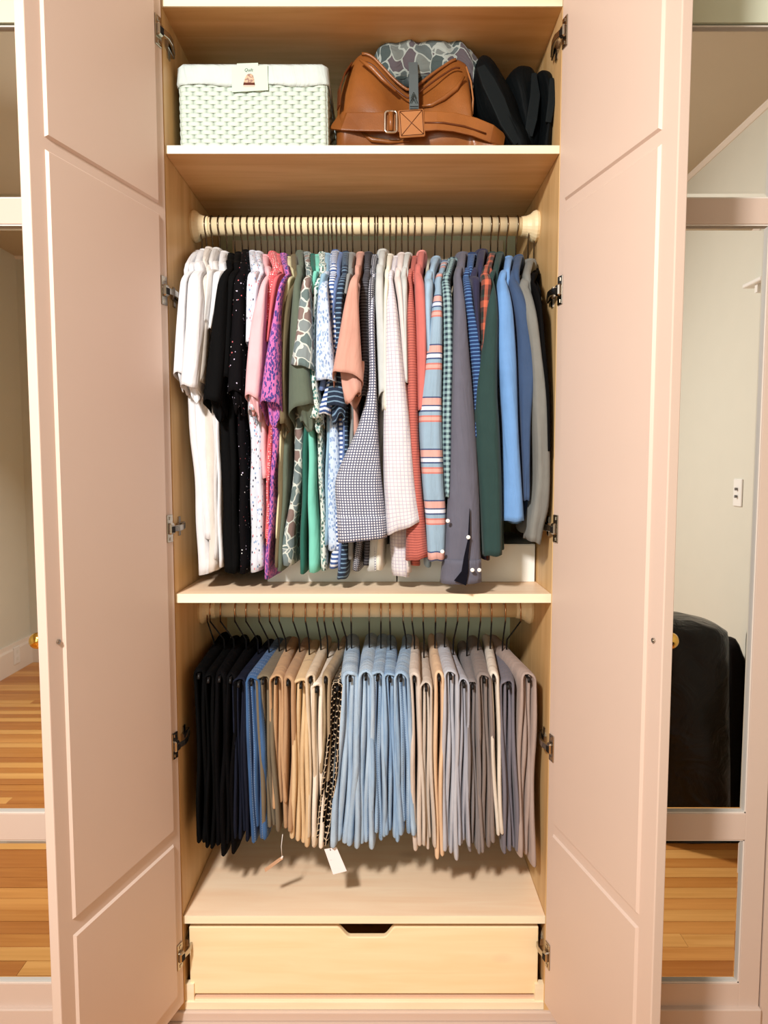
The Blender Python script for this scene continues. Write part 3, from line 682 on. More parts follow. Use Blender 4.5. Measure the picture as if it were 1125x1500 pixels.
shirt('blue_print_shirt', 'pale blue print shirt with wide short sleeve left of the salmon tee', M_lbfl, 486, 375, [(402, 470, 478), (430, 464, 482), (480, 460, 487), (530, 458, 492), (556, 458, 494)], [(396, 474, 484), (600, 474, 499), (680, 473, 502), (740, 471, 503), (806, 472, 511)], curl=.015, fwd=.03)
shirt('blue_striped_shirt', 'blue and white striped shirt with bold stripes', M_bstr, 493, 367, [(390, 480, 492), (430, 481, 490), (520, 486, 494), (606, 462, 484)], [(388, 482, 495), (620, 496, 504), (760, 488, 506), (832, 478, 500)], curl=.02)
shirt('blue_shirt', 'mid blue shirt showing a narrow edge between two striped shirts', M_bluem, 500, 371, [(396, 488, 497), (450, 486, 492), (572, 466, 478)], [(392, 488, 500), (600, 500, 506), (834, 494, 502)])
shirt('navy_striped_shirt', 'navy shirt with fine pale blue stripes and a rolled sleeve', M_nstr, 508, 369, [(392, 498, 508), (440, 490, 503), (500, 488, 500), (560, 472, 506), (594, 470, 509)], [(390, 498, 512), (600, 500, 512), (750, 500, 512), (850, 490, 511)], curl=.04, fwd=.0)
shirt('grey_shirt', 'grey shirt showing a narrow edge left of the salmon tee', M_grey, 516, 371, [(396, 508, 516), (430, 503, 510)], [(392, 508, 518), (600, 510, 520), (820, 508, 520)])
shirt('salmon_tee', 'plain salmon tee with wide flared sleeve', M_salmon, 529, 370, [(392, 518, 526), (412, 511, 525), (450, 501, 527), (500, 490, 531), (546, 480, 536)], [(390, 518, 532), (560, 510, 528), (700, 520, 534)], curl=.07, fwd=.06, slant=-.010)
shirt('charcoal_shirt', 'charcoal fine striped shirt behind the salmon tee', M_char, 540, 370, [(388, 532, 542), (440, 526, 540), (520, 528, 541), (580, 522, 540)], [(388, 532, 544), (600, 532, 548), (830, 530, 545)], curl=.0)
shirt('checked_shirt', 'white shirt with narrow charcoal check beside the light grey tee', fabric('charcoal_micro_check', 'grid', (214, 216, 224), (60, 62, 78), p=.0048, q=.5), 549, 374, [(396, 540, 549), (450, 538, 548), (560, 541, 549)], [(392, 540, 552), (600, 540, 552), (836, 514, 530)])
shirt('navy_checked_shirt', 'navy and white checked long sleeve with wide buttoned cuff', M_gingN, 553, 380, [(404, 544, 549), (470, 541, 548), (560, 540, 551), (620, 526, 553), (700, 492, 558), (750, 492, 563), (792, 494, 566)], [(400, 544, 552), (600, 546, 556), (836, 540, 556)], kind='long', fwd=.012, cuff=True, slant=.006)
shirt('light_grey_tee', 'light grey tee right of the salmon tee', M_lgrey, 561, 366, [(390, 550, 562), (430, 549, 563), (500, 551, 566), (574, 553, 567)], [(388, 552, 566), (600, 552, 566), (836, 530, 562)], curl=.035, slant=.006, colw=7.5)
shirt('ivory_shirt', 'ivory shirt showing a thin edge left of the lavender check', fabric('ivory_cotton', 'solid', (232, 226, 208)), 571, 373, [(398, 563, 572), (450, 562, 568), (600, 560, 568)], [(392, 564, 574), (600, 560, 574), (836, 545, 562)])
shirt('lavender_checked_shirt', 'white long sleeve with faint lavender check and flared cuff', M_lav, 580, 376, [(400, 568, 576), (450, 566, 582), (520, 565, 590), (600, 563, 600), (700, 563, 608), (775, 567, 617)], [(398, 570, 582), (600, 568, 600), (760, 566, 606), (845, 568, 606)], kind='long', fwd=.014, slant=.016)
shirt('white_linen_shirt', 'white shirt with pink tinge right of the lavender check', M_pinkw, 588, 371, [(396, 578, 588), (450, 584, 592), (560, 590, 599)], [(392, 580, 592), (600, 592, 602), (838, 586, 605)])
shirt('grey_white_shirt', 'light grey shirt just left of the coral check', M_lgrey, 597, 371, [(394, 588, 597), (450, 590, 597), (560, 594, 599)], [(392, 588, 600), (600, 596, 602), (830, 596, 604)])
shirt('coral_checked_shirt', 'coral long sleeve with fine dark check', M_corstr, 607, 376, [(398, 598, 605), (450, 596, 608), (540, 597, 612), (620, 597, 614), (700, 598, 618), (820, 596, 629)], [(396, 600, 610), (600, 600, 614), (830, 600, 620)], kind='long', slant=.006)
shirt('coral_shirt', 'plain coral shirt with a smooth collar', M_cors, 617, 368, [(390, 609, 619), (440, 609, 625), (520, 611, 626), (600, 612, 622)], [(388, 610, 622), (600, 612, 624), (810, 610, 626)], mat2=fabric('light_coral', 'solid', (240, 146, 138)), kind='long')
shirt('sky_blue_shirt', 'sky blue shirt showing a thin edge left of the coral striped one', M_pale, 638, 376, [(400, 624, 636), (440, 622, 634), (520, 626, 633)], [(394, 628, 640), (600, 622, 634), (830, 622, 634)])
shirt('banded_shirt', 'blue shirt with wide coral and white bands and snap buttons', M_bands, 650, 382, [(404, 640, 650), (450, 634, 649), (520, 626, 649), (600, 616, 648), (700, 619, 650), (760, 624, 654), (822, 628, 653)], [(400, 642, 652), (600, 636, 648), (820, 630, 652)], kind='long', fwd=.01, extra=buttons([(656, 763), (648, 808)], 1.553))
shirt('gingham_shirt', 'navy and aqua gingham shirt left of the slate shirt', M_gingG, 662, 378, [(402, 650, 662), (450, 650, 664), (520, 650, 665), (600, 648, 663), (660, 648, 662), (728, 653, 659)], [(398, 652, 664), (600, 652, 664), (800, 650, 660)], kind='long', colw=8)
def slate_extra(e, off):
    buttons([(686, 787), (692, 835), (702, 835)], 1.545)(e, off)
    p0, p1 = at(689, 745, 1.549), at(684, 853, 1.549)
    m = MB(off); m.ribbon([at(688, 745, 1.551), at(687, 790, 1.549), at(683, 815, 1.549), at(681, 838, 1.549), at(674, 854, 1.551)], Vector((0, -1, 0)), [.001, .005, .010, .016, .030], .003); m.build('sleeve_slit', fabric('slate_inside', 'solid', (18, 18, 28)), e)
shirt('slate_shirt', 'slate grey long sleeve with white cuff buttons', M_slate, 676, 370, [(394, 670, 680), (430, 668, 682), (500, 665, 687), (600, 662, 696), (700, 660, 704), (780, 655, 706), (855, 648, 707)], [(392, 668, 684), (600, 668, 690), (840, 668, 700)], kind='long', fwd=.014, cuff=True, extra=slate_extra, colw=8.5, slant=.002)
shirt('navy_ribbed_shirt', 'bright navy shirt with fine blue stripes right of the slate one', M_nb, 689, 371, [(396, 682, 692), (440, 682, 694), (500, 688, 705), (560, 694, 706), (640, 696, 704)], [(392, 684, 696), (600, 690, 702), (820, 690, 706)], kind='long', colw=8)
shirt('dark_navy_shirt', 'dark purplish navy shirt with the highest collar of the rod', M_dnavy, 704, 366, [(396, 692, 704), (440, 694, 704), (500, 700, 706)], [(392, 696, 710), (600, 702, 710), (820, 706, 716)], kind='long', colw=8.5)
shirt('plaid_shirt', 'red and brown plaid shirt left of the dark green one', M_tart, 718, 370, [(392, 710, 722), (440, 705, 720), (500, 705, 716), (540, 706, 712)], [(388, 712, 724), (600, 708, 716), (820, 712, 720)], kind='long', mat2=M_dgreen)
shirt('dark_green_shirt', 'dark green long sleeve between plaid and cornflower blue', M_dgreen, 729, 370, [(400, 721, 729), (440, 716, 731), (500, 709, 731), (570, 700, 731), (620, 698, 734), (720, 704, 737), (815, 709, 737)], [(392, 722, 734), (600, 722, 738), (806, 724, 744)], kind='long', fwd=.014)
shirt('cornflower_tee', 'bright cornflower blue shirt right of the dark green one', M_corn, 742, 376, [(400, 736, 748), (440, 730, 752), (500, 729, 757), (560, 734, 760), (640, 739, 763), (764, 738, 770)], [(398, 738, 750), (600, 740, 764), (766, 742, 772)], kind='long', cuff=False)
shirt('blue_denim_shirt', 'dark denim blue shirt right of the cornflower one', M_den, 757, 374, [(400, 750, 764), (440, 754, 773), (490, 760, 784), (540, 762, 787), (620, 764, 779), (733, 768, 778)], [(394, 750, 766), (600, 764, 780), (760, 766, 780)], kind='long', fwd=-.012)
shirt('grey_jersey', 'warm grey jersey hanging at the right with a crumpled cuff', M_gry2, 773, 380, [(412, 766, 784), (450, 770, 788), (520, 780, 796), (600, 783, 805), (700, 786, 808), (745, 780, 806), (770, 776, 800), (795, 774, 795)], [(400, 766, 782), (560, 778, 794), (700, 784, 800), (780, 762, 786)], kind='long', slant=-.006, colw=9)
shirt('black_knit_shirt', 'black knit shirt, rightmost on the upper rod', M_bk2, 782, 394, [(404, 786, 790), (450, 789, 795), (520, 794, 801), (580, 800, 806), (660, 803, 808)], [(402, 784, 791), (600, 796, 806), (790, 772, 786)], kind='long', colw=4)

# ---------------------------------------------------------------- trousers on open-ended hangers
def trousers(name, label, mat, hook, xt, xtip, ytip, xh_, w_px, hem, layers=2, spread=1.0, cat='trousers', hemcuff=True, ytop=941):
    sd = R.random() * 6.28
    Yf = 1.62; zb = zat(ytip, Yf) - .006; xb = at(xt, ytop, YR).x; xf = at(xtip, ytip, Yf).x
    e = empty(name, (xb, YR, zb), label, cat); off = e.location.copy()
    zh = zat(hem, Yf + .005); xhm = at(xh_, hem, Yf).x; hwb = w_px / 2 / F * Yf * 1.18
    hwt = max(.0085 if w_px < 17 else .010, min(.016, hwb * .7))
    one = w_px < 17
    th = hwb / (2.05 if one else 3.3)
    def xc(Y, z):
        f = max(0, min(1, (zb - z) / (zb - zh))); t = (Y - Yf) / (YR - Yf); top = xf + (xb - xf) * min(1.6, t)
        return top + (xhm - xf) * f ** 1.15 * (1 - .5 * min(1, max(0, t)))
    specs = [(1.0, 0, 'leg')] if one else [(1.0, 0, 'leg'), (.36, .006, 'leg')]
    for li, (ks, up, nm) in enumerate(specs):
        path = []
        N = 22
        for s_ in (-1, 1):
            seg = []
            ext = R.choice((0, R.uniform(.004, .03))) + up
            for i in range(N + 1):
                t = i / N; z = zh + ext + (zb - .012 - (zh + ext)) * t
                f = 1 - t
                half = ks * (hwt + (hwb - th - hwt) * min(1, f * 1.7) ** .8) + (.35 + .65 * min(1, f * 2)) * .0026 * math.sin(z * 15 + sd + s_ * 2.3 + li * 1.7)
                if i == 0: half += s_ * 0
                seg.append((s_ * half, z))
            x0_, z0_ = seg[0]; seg = [(x0_, z0_ - .0012), (x0_, z0_)] + seg[1:] if False else [(seg[0][0], seg[0][1] - .0025)] + seg
            path.append(seg)
        left, right = path[0], path[1][::-1]
        r0 = abs(left[-1][0]); arch = [(-r0 * math.cos(math.pi * k / 6), zb - .012 + (.010 + .004 * ks) * (1 if ks > .9 else .6) * math.sin(math.pi * k / 6)) for k in range(1, 6)]
        full = left + arch + right
        rings_ = []
        n = 16; yb_ = YR + .17
        for i, (lx, z) in enumerate(full):
            a = full[max(0, i - 1)]; b = full[min(len(full) - 1, i + 1)]
            dx, dz = b[0] - a[0], b[1] - a[1]; L = math.hypot(dx, dz) or 1; nx_, nz_ = -dz / L, dx / L
            f = max(0, (zb - z) / (zb - zh)); yfr = Yf + .006 * math.sin(z * 17 + sd + lx * 200) + .010 * (li == 1) + .02 * (1 - min(1, f * 6)) * 0
            tk = th * (1.0 if 1 < i < len(full) - 2 else (.97 if i in (1, len(full) - 2) else .6)) * (1.10 if (f > .93 and hemcuff) else 1.0) * ((.86 + .14 * min(1, f * 3)) if one else (.66 + .34 * min(1, f * 3)))
            rg = []
            for j in range(n):
                q = 2 * math.pi * j / n; c_, s2 = sp(math.cos(q), .22), sp(math.sin(q), .5)
                Y = (yfr + yb_) / 2 + (yb_ - yfr) / 2 * c_
                X = xc(Y, z) + lx + nx_ * tk * s2 + .0012 * math.sin(Y * 60 + sd + z * 5); Z = z + nz_ * tk * s2
                rg.append(Vector((X, Y, Z)))
            rings_.append(rg)
        MB(off).rings(rings_, True, True, True).build('leg' if li else 'outer_leg', mat, e, True)
    # hanger
    xk = at(hook, 905, YR).x; zk = zat(906, YR)
    h = empty('trouser_hanger', (xb, YR, zb), 'wire hanger of the ' + label, 'hanger', None)
    m = MB(h.location); r = RR + .003; pts = []
    for i in range(12):
        a = math.radians(120 - 210 * i / 11); pts.append(Vector((xk, YR + r * math.sin(a), Z_R2 + r * math.cos(a))))
    pts.append(Vector((xk, YR - .022, zk - .004)))
    pts[-1].y = pts[-2].y + .001
    m.tube(pts, .0019, 8).build('hook', COPPER, h, True)
    m = MB(h.location); q = Vector((xk, pts[-1].y, zk - .002)); ztop = zat(ytop, YR) + .004
    m.tube([q, Vector((xb, YR - .008, ztop + .006)), Vector((xb, YR - .004, ztop - .006)), Vector((xb, YR, zb + .001))], .0021, 8)
    m.tube([Vector((xb, YR, zb)), Vector((xf + (xb - xf) * .5, (Yf + YR) / 2, zb - .003)), Vector((xf, Yf - .004, zb - .007)), Vector((xf, Yf - .006, zb - .013))], .0030, 8)
    m.tube([Vector((xb, YR, zb)), Vector((2 * xb - xf, 2 * YR - Yf - .05, zb - .003))], .0025, 8).build('bar', BLACKR, h, True)
    MB(h.location).tube([Vector((xf, Yf - .003, zb - .004)), Vector((xf, Yf - .010, zb - .016))], [.0038, .0036], 10).build('end_cap', BLACKR, h, True)
    return e
T_bk = fabric('black_twill', 'solid', (7, 7, 8)); T_bk2 = fabric('black_wool', 'solid', (9, 8, 10)); T_nv = fabric('navy_twill', 'solid', (26, 30, 46)); T_dj = fabric('dark_jeans', 'denim', (40, 78, 128), (62, 104, 158), (150, 170, 200))
T_ol = fabric('olive_twill', 'solid', (118, 104, 82)); T_tan = fabric('tan_twill', 'solid', (198, 154, 110)); T_tan2 = fabric('brown_tan_twill', 'solid', (186, 144, 104)); T_kh = fabric('khaki_twill', 'solid', (224, 190, 142)); T_bg = fabric('beige_twill', 'solid', (222, 200, 170))
T_cr = fabric('cream_twill', 'solid', (240, 226, 208)); T_tp = fabric('taupe_twill', 'solid', (170, 146, 112)); T_hx = fabric('black_gold_lattice', 'hex', (18, 12, 12), (206, 182, 150), p=.0125)
T_j1 = fabric('light_jeans', 'denim', (146, 176, 206), (180, 204, 226), (96, 124, 160)); T_j2 = fabric('mid_jeans', 'denim', (112, 150, 192), (156, 188, 218), (76, 104, 146)); T_j3 = fabric('blue_jeans', 'denim', (124, 160, 198), (168, 196, 222), (86, 112, 150))
T_c1 = fabric('stone_twill', 'solid', (214, 198, 184)); T_c2 = fabric('pale_stone_twill', 'solid', (208, 194, 180)); T_pe = fabric('peach_twill', 'solid', (230, 192, 152)); T_lg = fabric('pale_grey_twill', 'solid', (186, 188, 198)); T_lg2 = fabric('cool_grey_twill', 'solid', (170, 172, 184))
T_gr = fabric('grey_twill', 'solid', (132, 124, 124)); T_tg = fabric('taupe_grey_twill', 'solid', (138, 124, 118)); T_cw = fabric('ivory_twill', 'solid', (228, 216, 200)); T_sl = fabric('slate_twill', 'solid', (118, 114, 126)); T_pk = fabric('rose_taupe_twill', 'solid', (172, 150, 140))
TR = [('trousers', 'black trousers, leftmost on the lower rod', T_bk, 307, 314, 292, 980, 295, 15, 1234),
 ('trousers', 'black trousers, second from the left on the lower rod', T_bk, 311, 329, 306, 986, 307, 14, 1246),
 ('trousers', 'black trousers, third from the left on the lower rod', T_bk2, 326, 343, 322, 985, 322, 16, 1252),
 ('trousers', 'black trousers beside the navy pair', T_bk2, 347, 361, 338, 986, 336, 14, 1250),
 ('trousers', 'dark navy trousers between black pairs and blue jeans', T_nv, 363, 378, 350, 992, 352, 20, 1232),
 ('jeans', 'deep blue jeans left of the olive trousers', T_dj, 382, 394, 369, 990, 380, 24, 1232),
 ('trousers', 'dark olive brown trousers right of the deep blue jeans', T_ol, 397, 409, 386, 988, 396, 24, 1215),
 ('trousers', 'tan trousers with the short hem right of the olive pair', T_tan, 411, 419, 405, 988, 409, 21, 1181),
 ('trousers', 'brownish tan trousers left of the khaki pair', T_tan2, 431, 439, 422, 990, 422, 16, 1225),
 ('trousers', 'khaki trousers with wide golden leg', T_kh, 449, 453, 441, 994, 438, 26, 1240),
 ('trousers', 'beige trousers between khaki and cream', T_bg, 466, 470, 455, 986, 456, 13, 1236),
 ('trousers', 'cream white trousers left of the lattice print', T_cr, 476, 480, 464, 1000, 465, 16, 1240),
 ('shorts', 'short taupe trousers ending above the others', T_tp, 489, 496, 477, 986, 474, 12, 1144),
 ('printed_trousers', 'black trousers with gold lattice print', T_hx, 501, 508, 494, 998, 470, 19, 1236),
 ('jeans', 'light blue jeans, leftmost of the pale jeans', T_j1, 515, 515, 513, 984, 500, 32, 1238),
 ('jeans', 'light blue jeans, second of the pale jeans', T_j1, 541, 541, 536, 982, 533, 27, 1240),
 ('jeans', 'faded jeans, third of the pale jeans', T_j3, 558, 558, 553, 983, 553, 22, 1236),
 ('jeans', 'mid blue jeans, fourth of the pale jeans', T_j2, 571, 572, 571, 985, 575, 22, 1230),
 ('jeans', 'faded jeans beside the stone trousers', T_j3, 590, 595, 587, 984, 597, 26, 1226),
 ('trousers', 'stone trousers right of the jeans', T_c1, 603, 607, 607, 985, 612, 15, 1246),
 ('trousers', 'pale stone trousers left of the peach pair', T_c2, 619, 621, 624, 998, 629, 19, 1250),
 ('trousers', 'peach trousers with narrow leg', T_pe, 637, 637, 643, 983, 644, 13, 1256),
 ('trousers', 'pale grey trousers right of the peach pair', T_lg, 652, 651, 660, 981, 660, 23, 1256),
 ('trousers', 'cool light grey trousers beside the pale grey pair', T_lg2, 669, 664, 679, 993, 680, 18, 1248),
 ('trousers', 'mid grey trousers left of the taupe grey pair', T_gr, 685, 684, 692, 995, 696, 18, 1247),
 ('trousers', 'taupe grey trousers with wide cuffs', T_tg, 702, 700, 709, 986, 715, 23, 1246),
 ('trousers', 'ivory trousers between taupe grey and slate', T_cw, 718, 718, 723, 984, 734, 13, 1236),
 ('trousers', 'slate grey trousers hanging low near the right side', T_sl, 738, 736, 744, 995, 750, 22, 1262),
 ('trousers', 'rose taupe trousers, rightmost on the lower rod', T_pk, 760, 742, 774, 985, 772, 25, 1266)]
for a in TR: trousers(*a)

# price tags hanging from the trousers
tg = empty('price_tag', at(491, 1262, 1.63), 'white rectangular price tag hanging low beside the lattice trousers', 'tag'); off = tg.location.copy()
m = MB(off); c = [at(475, 1244, 1.63), at(493, 1241, 1.63), at(508, 1276, 1.62), at(488, 1281, 1.62)]
m.add([v for v in c] + [v + Vector((0, .0008, 0)) for v in c], [(0, 1, 2, 3), (7, 6, 5, 4), (0, 4, 5, 1), (1, 5, 6, 2), (2, 6, 7, 3), (3, 7, 4, 0)]); m.build('card', plain('tag_white', (240, 232, 232), .6), tg)
MB(off).tube([at(484, 1246, 1.629), at(483, 1236, 1.635), at(484, 1222, 1.66)], .0012, 6).build('cord', BLACKR, tg, True)
m = MB(off)
for k, (ya, l0, l1) in enumerate(((1260, 484, 497), (1262, 485, 498), (1264, 486, 498), (1273, 491, 503))):
    a, b = at(l0, ya, 1.6255), at(l1, ya - .5, 1.6255); m.ribbon([a, b], Vector((0, -1, 0)), .0009, .0003)
m.build('print_line', plain('tag_grey', (150, 145, 150), .7), tg)
t2 = empty('swing_tag', at(413, 1255, 1.62), 'thin tan tag on a white string lying above the wooden base', 'tag'); off = t2.location.copy()
MB(off).tube([at(414, 1222, 1.62), at(412, 1240, 1.62), at(413, 1254, 1.62)], .0008, 6).build('string', WHITEP, t2, True)
zz = Z_S3 + .003
MB(off).ribbon([at(414, 1256, 1.62), at(400, 1266, 1.615), at(388, 1275, 1.61)], Vector((0, -.3, 1)), .010, .001).build('card', plain('tag_tan', (196, 150, 116), .7), t2)
MB(off).ribbon([at(414, 1254, 1.619), at(412, 1258, 1.619)], Vector((0, -1, 0)), .004, .002).build('seal', WHITEP, t2)

# white storage boxes on the middle shelf behind the shirts
for i, (xa, xb_, lab) in enumerate(((392, 580.5, 'left white storage box behind the shirts on the middle shelf'), (582.5, 783, 'right white storage box behind the shirts on the middle shelf'))):
    Yb = 1.76; a, b = at(xa, 853, Yb).x, at(xb_, 853, Yb).x; z1 = zat(797, Yb)
    e = empty('storage_box', ((a + b) / 2, Yb, Z_S2), lab, 'box'); off = e.location.copy()
    z1 = zat(797, Yb); pw = plain('box_white', (244, 244, 238), .6)
    MB(off).box(a, b, Yb, Yb + .30, Z_S2 + .0005, z1 - .003).build('box_base', pw, e, bevel=.001)
    MB(off).box(a, b, Yb, Yb + .30, z1 - .0028, z1).build('lid', pw, e, bevel=.001)

# ---------------------------------------------------------------- wicker basket
def basket():
    Yb = 1.66; z0 = Z_S1 + .001; x0, x1 = at(266, 205, Yb).x, at(479, 205, Yb).x; z1 = zat(95, Yb); zl = zat(127, Yb)
    xa, xb_ = at(263, 100, Yb).x, at(477, 100, Yb).x; D = .30
    e = empty('wicker_basket', ((x0 + x1) / 2, Yb, Z_S1), 'white woven basket with folded cloth liner on the top shelf', 'basket'); off = e.location.copy()
    wh = plain('wicker_white', (200, 214, 204), .6, nz=.05, scale=30); cl = fabric('liner_cotton', 'solid', (206, 220, 218))
    MB(off).box(x0 + .0015, x1 - .0015, Yb + .0015, Yb + D - .002, z0, zl + .02).build('shell', wh, e)
    m = MB(off); rows_n = 17; hh = (zl + .006 - z0) / rows_n
    def strand(p, q, bulge, nrm, r):
        pts = [Vector(p).lerp(Vector(q), t) + Vector(nrm) * (bulge * math.sin(math.pi * t)) for t in (0, .25, .5, .75, 1)]
        m.ribbon(pts, Vector(nrm), r, .003)
    def lerpx(z, s_): t = (z - z0) / (z1 - z0); return (x0 + (xa - x0) * t) if s_ < 0 else (x1 + (xb_ - x1) * t)
    ncol = 11
    for r_ in range(rows_n):
        z = z0 + hh * (r_ + .5); a, b = lerpx(z, -1), lerpx(z, 1); st = (b - a) / ncol
        for c_ in range(-1, ncol + 1):
            u0 = a + st * (c_ + (.5 if r_ % 2 else 0) * 1.0) ; u1 = u0 + st
            u0c, u1c = max(a, u0), min(b, u1)
            if u1c - u0c > .003: strand((u0c + .0004, Yb, z + .001 * math.sin(c_)), (u1c - .0004, Yb, z), .0035, (0, -1, 0), hh * 1.02)
        for c_ in range(-1, 8):
            s2 = D / 8; v0 = Yb + s2 * (c_ + (.5 if r_ % 2 else 0)); v1 = v0 + s2; v0c, v1c = max(Yb, v0), min(Yb + D, v1)
            if v1c - v0c > .003: strand((b, v0c, z), (b, v1c, z), .0035, (1, 0, 0), hh * 1.0); strand((a, v0c, z), (a, v1c, z), .0035, (-1, 0, 0), hh * 1.0)
    m.build('woven_strands', wh, e, True, kind='stuff')
    # liner band wrapped over the rim
    rs = []
    for (z, g) in ((zl, .006), (zl + .006, .0075), ((zl + z1) / 2, .006), (z1 - .006, .005), (z1, .001), (z1 - .002, -.006)):
        rg = []
        a, b = lerpx(z, -1) - g, lerpx(z, 1) + g; f, k = Yb - g, Yb + D + g; c_ = .010
        base = [(a + c_, f), (b - c_, f), (b, f + c_), (b, k - c_), (b - c_, k), (a + c_, k), (a, k - c_), (a, f + c_)]
        out = []
        for i in range(len(base)):
            p, q = base[i], base[(i + 1) % len(base)]; n = 12 if i in (0, 2, 4, 6) else 2
            for j in range(n):
                t = j / n; X = p[0] + (q[0] - p[0]) * t; Y = p[1] + (q[1] - p[1]) * t
                out.append(Vector((X, Y, z + (.003 * math.sin(X * 40) if g > .0055 and z < zl + .003 else 0))))
        rs.append(out)
    MB(off).rings(rs).build('cloth_liner', cl, e, True, solid=.0015)
    # card clipped over the rim
    c = empty('basket_card', at(366, 113, Yb - .012), 'white card with a small knitted hat picture clipped to the basket', 'card'); o2 = c.location.copy()
    Yc = Yb - .010
    def quad(m, pts, Y, t=.0008):
        v = [at(x, y, Y) for x, y in pts]; n = len(v); m.add(v + [p + Vector((0, t, 0)) for p in v], [list(range(n)), list(range(n, 2 * n))[::-1]] + [(i, (i + 1) % n, n + (i + 1) % n, n + i) for i in range(n)])
    m = MB(o2); quad(m, [(339, 97), (347, 97), (347, 93), (378, 92), (378, 96), (392, 95), (393, 132), (366, 133.5), (340, 135)], Yc); m.build('card', plain('card_white', (196, 216, 200), .7), c)
    m = MB(o2); quad(m, [(357, 121), (358.5, 115), (361, 110), (364, 108), (368, 108), (370.5, 110), (372, 115), (373, 121)], Yc - .0006, .0003)
    hatm = NT('hat_picture', .8); vo = hatm.n('ShaderNodeTexVoronoi', i_Scale=220.0); hatm.l(hatm.coord('Object'), vo.inputs[0])
    hatm.col(hatm.ramp(vo.outputs[0], [(0, lin((120, 70, 60))), (.35, lin((225, 190, 160))), (.7, lin((150, 120, 110)))])); m.build('hat_picture', hatm.m, c)
    m = MB(o2); quad(m, [(356.2, 124.6), (356.8, 121), (373, 121), (373.6, 124.6)], Yc - .0006, .0003); m.build('hat_brim', plain('brim_brown', (84, 38, 24), .8), c)
    m = MB(o2); quad(m, [(356.5, 127), (356.4, 124.6), (373.4, 124.6), (372.6, 127)], Yc - .0006, .0003); m.build('hat_edge', plain('brim_pink', (216, 188, 176), .8), c)
    # the hand-written word
    cu = bpy.data.curves.new('word', 'FONT'); cu.body = 'Quilt'; cu.size = .0095; cu.align_x = 'CENTER'; cu.shear = .3; cu.extrude = .0001
    t = bpy.data.objects.new('handwritten_word', cu); COL.objects.link(t); p = at(364, 104.5, Yc - .0006); t.location = p - o2; t.rotation_euler = (math.pi / 2, 0, 0); t.parent = c; cu.materials.append(plain('ink_grey', (90, 100, 96), .8))
    dg = bpy.context.evaluated_depsgraph_get(); me = bpy.data.meshes.new_from_object(t.evaluated_get(dg)); t2_ = bpy.data.objects.new('handwritten_word', me); t2_.location = t.location; t2_.rotation_euler = t.rotation_euler; t2_.parent = c; COL.objects.link(t2_); bpy.data.objects.remove(t); t2_.name = 'handwritten_word'
basket()

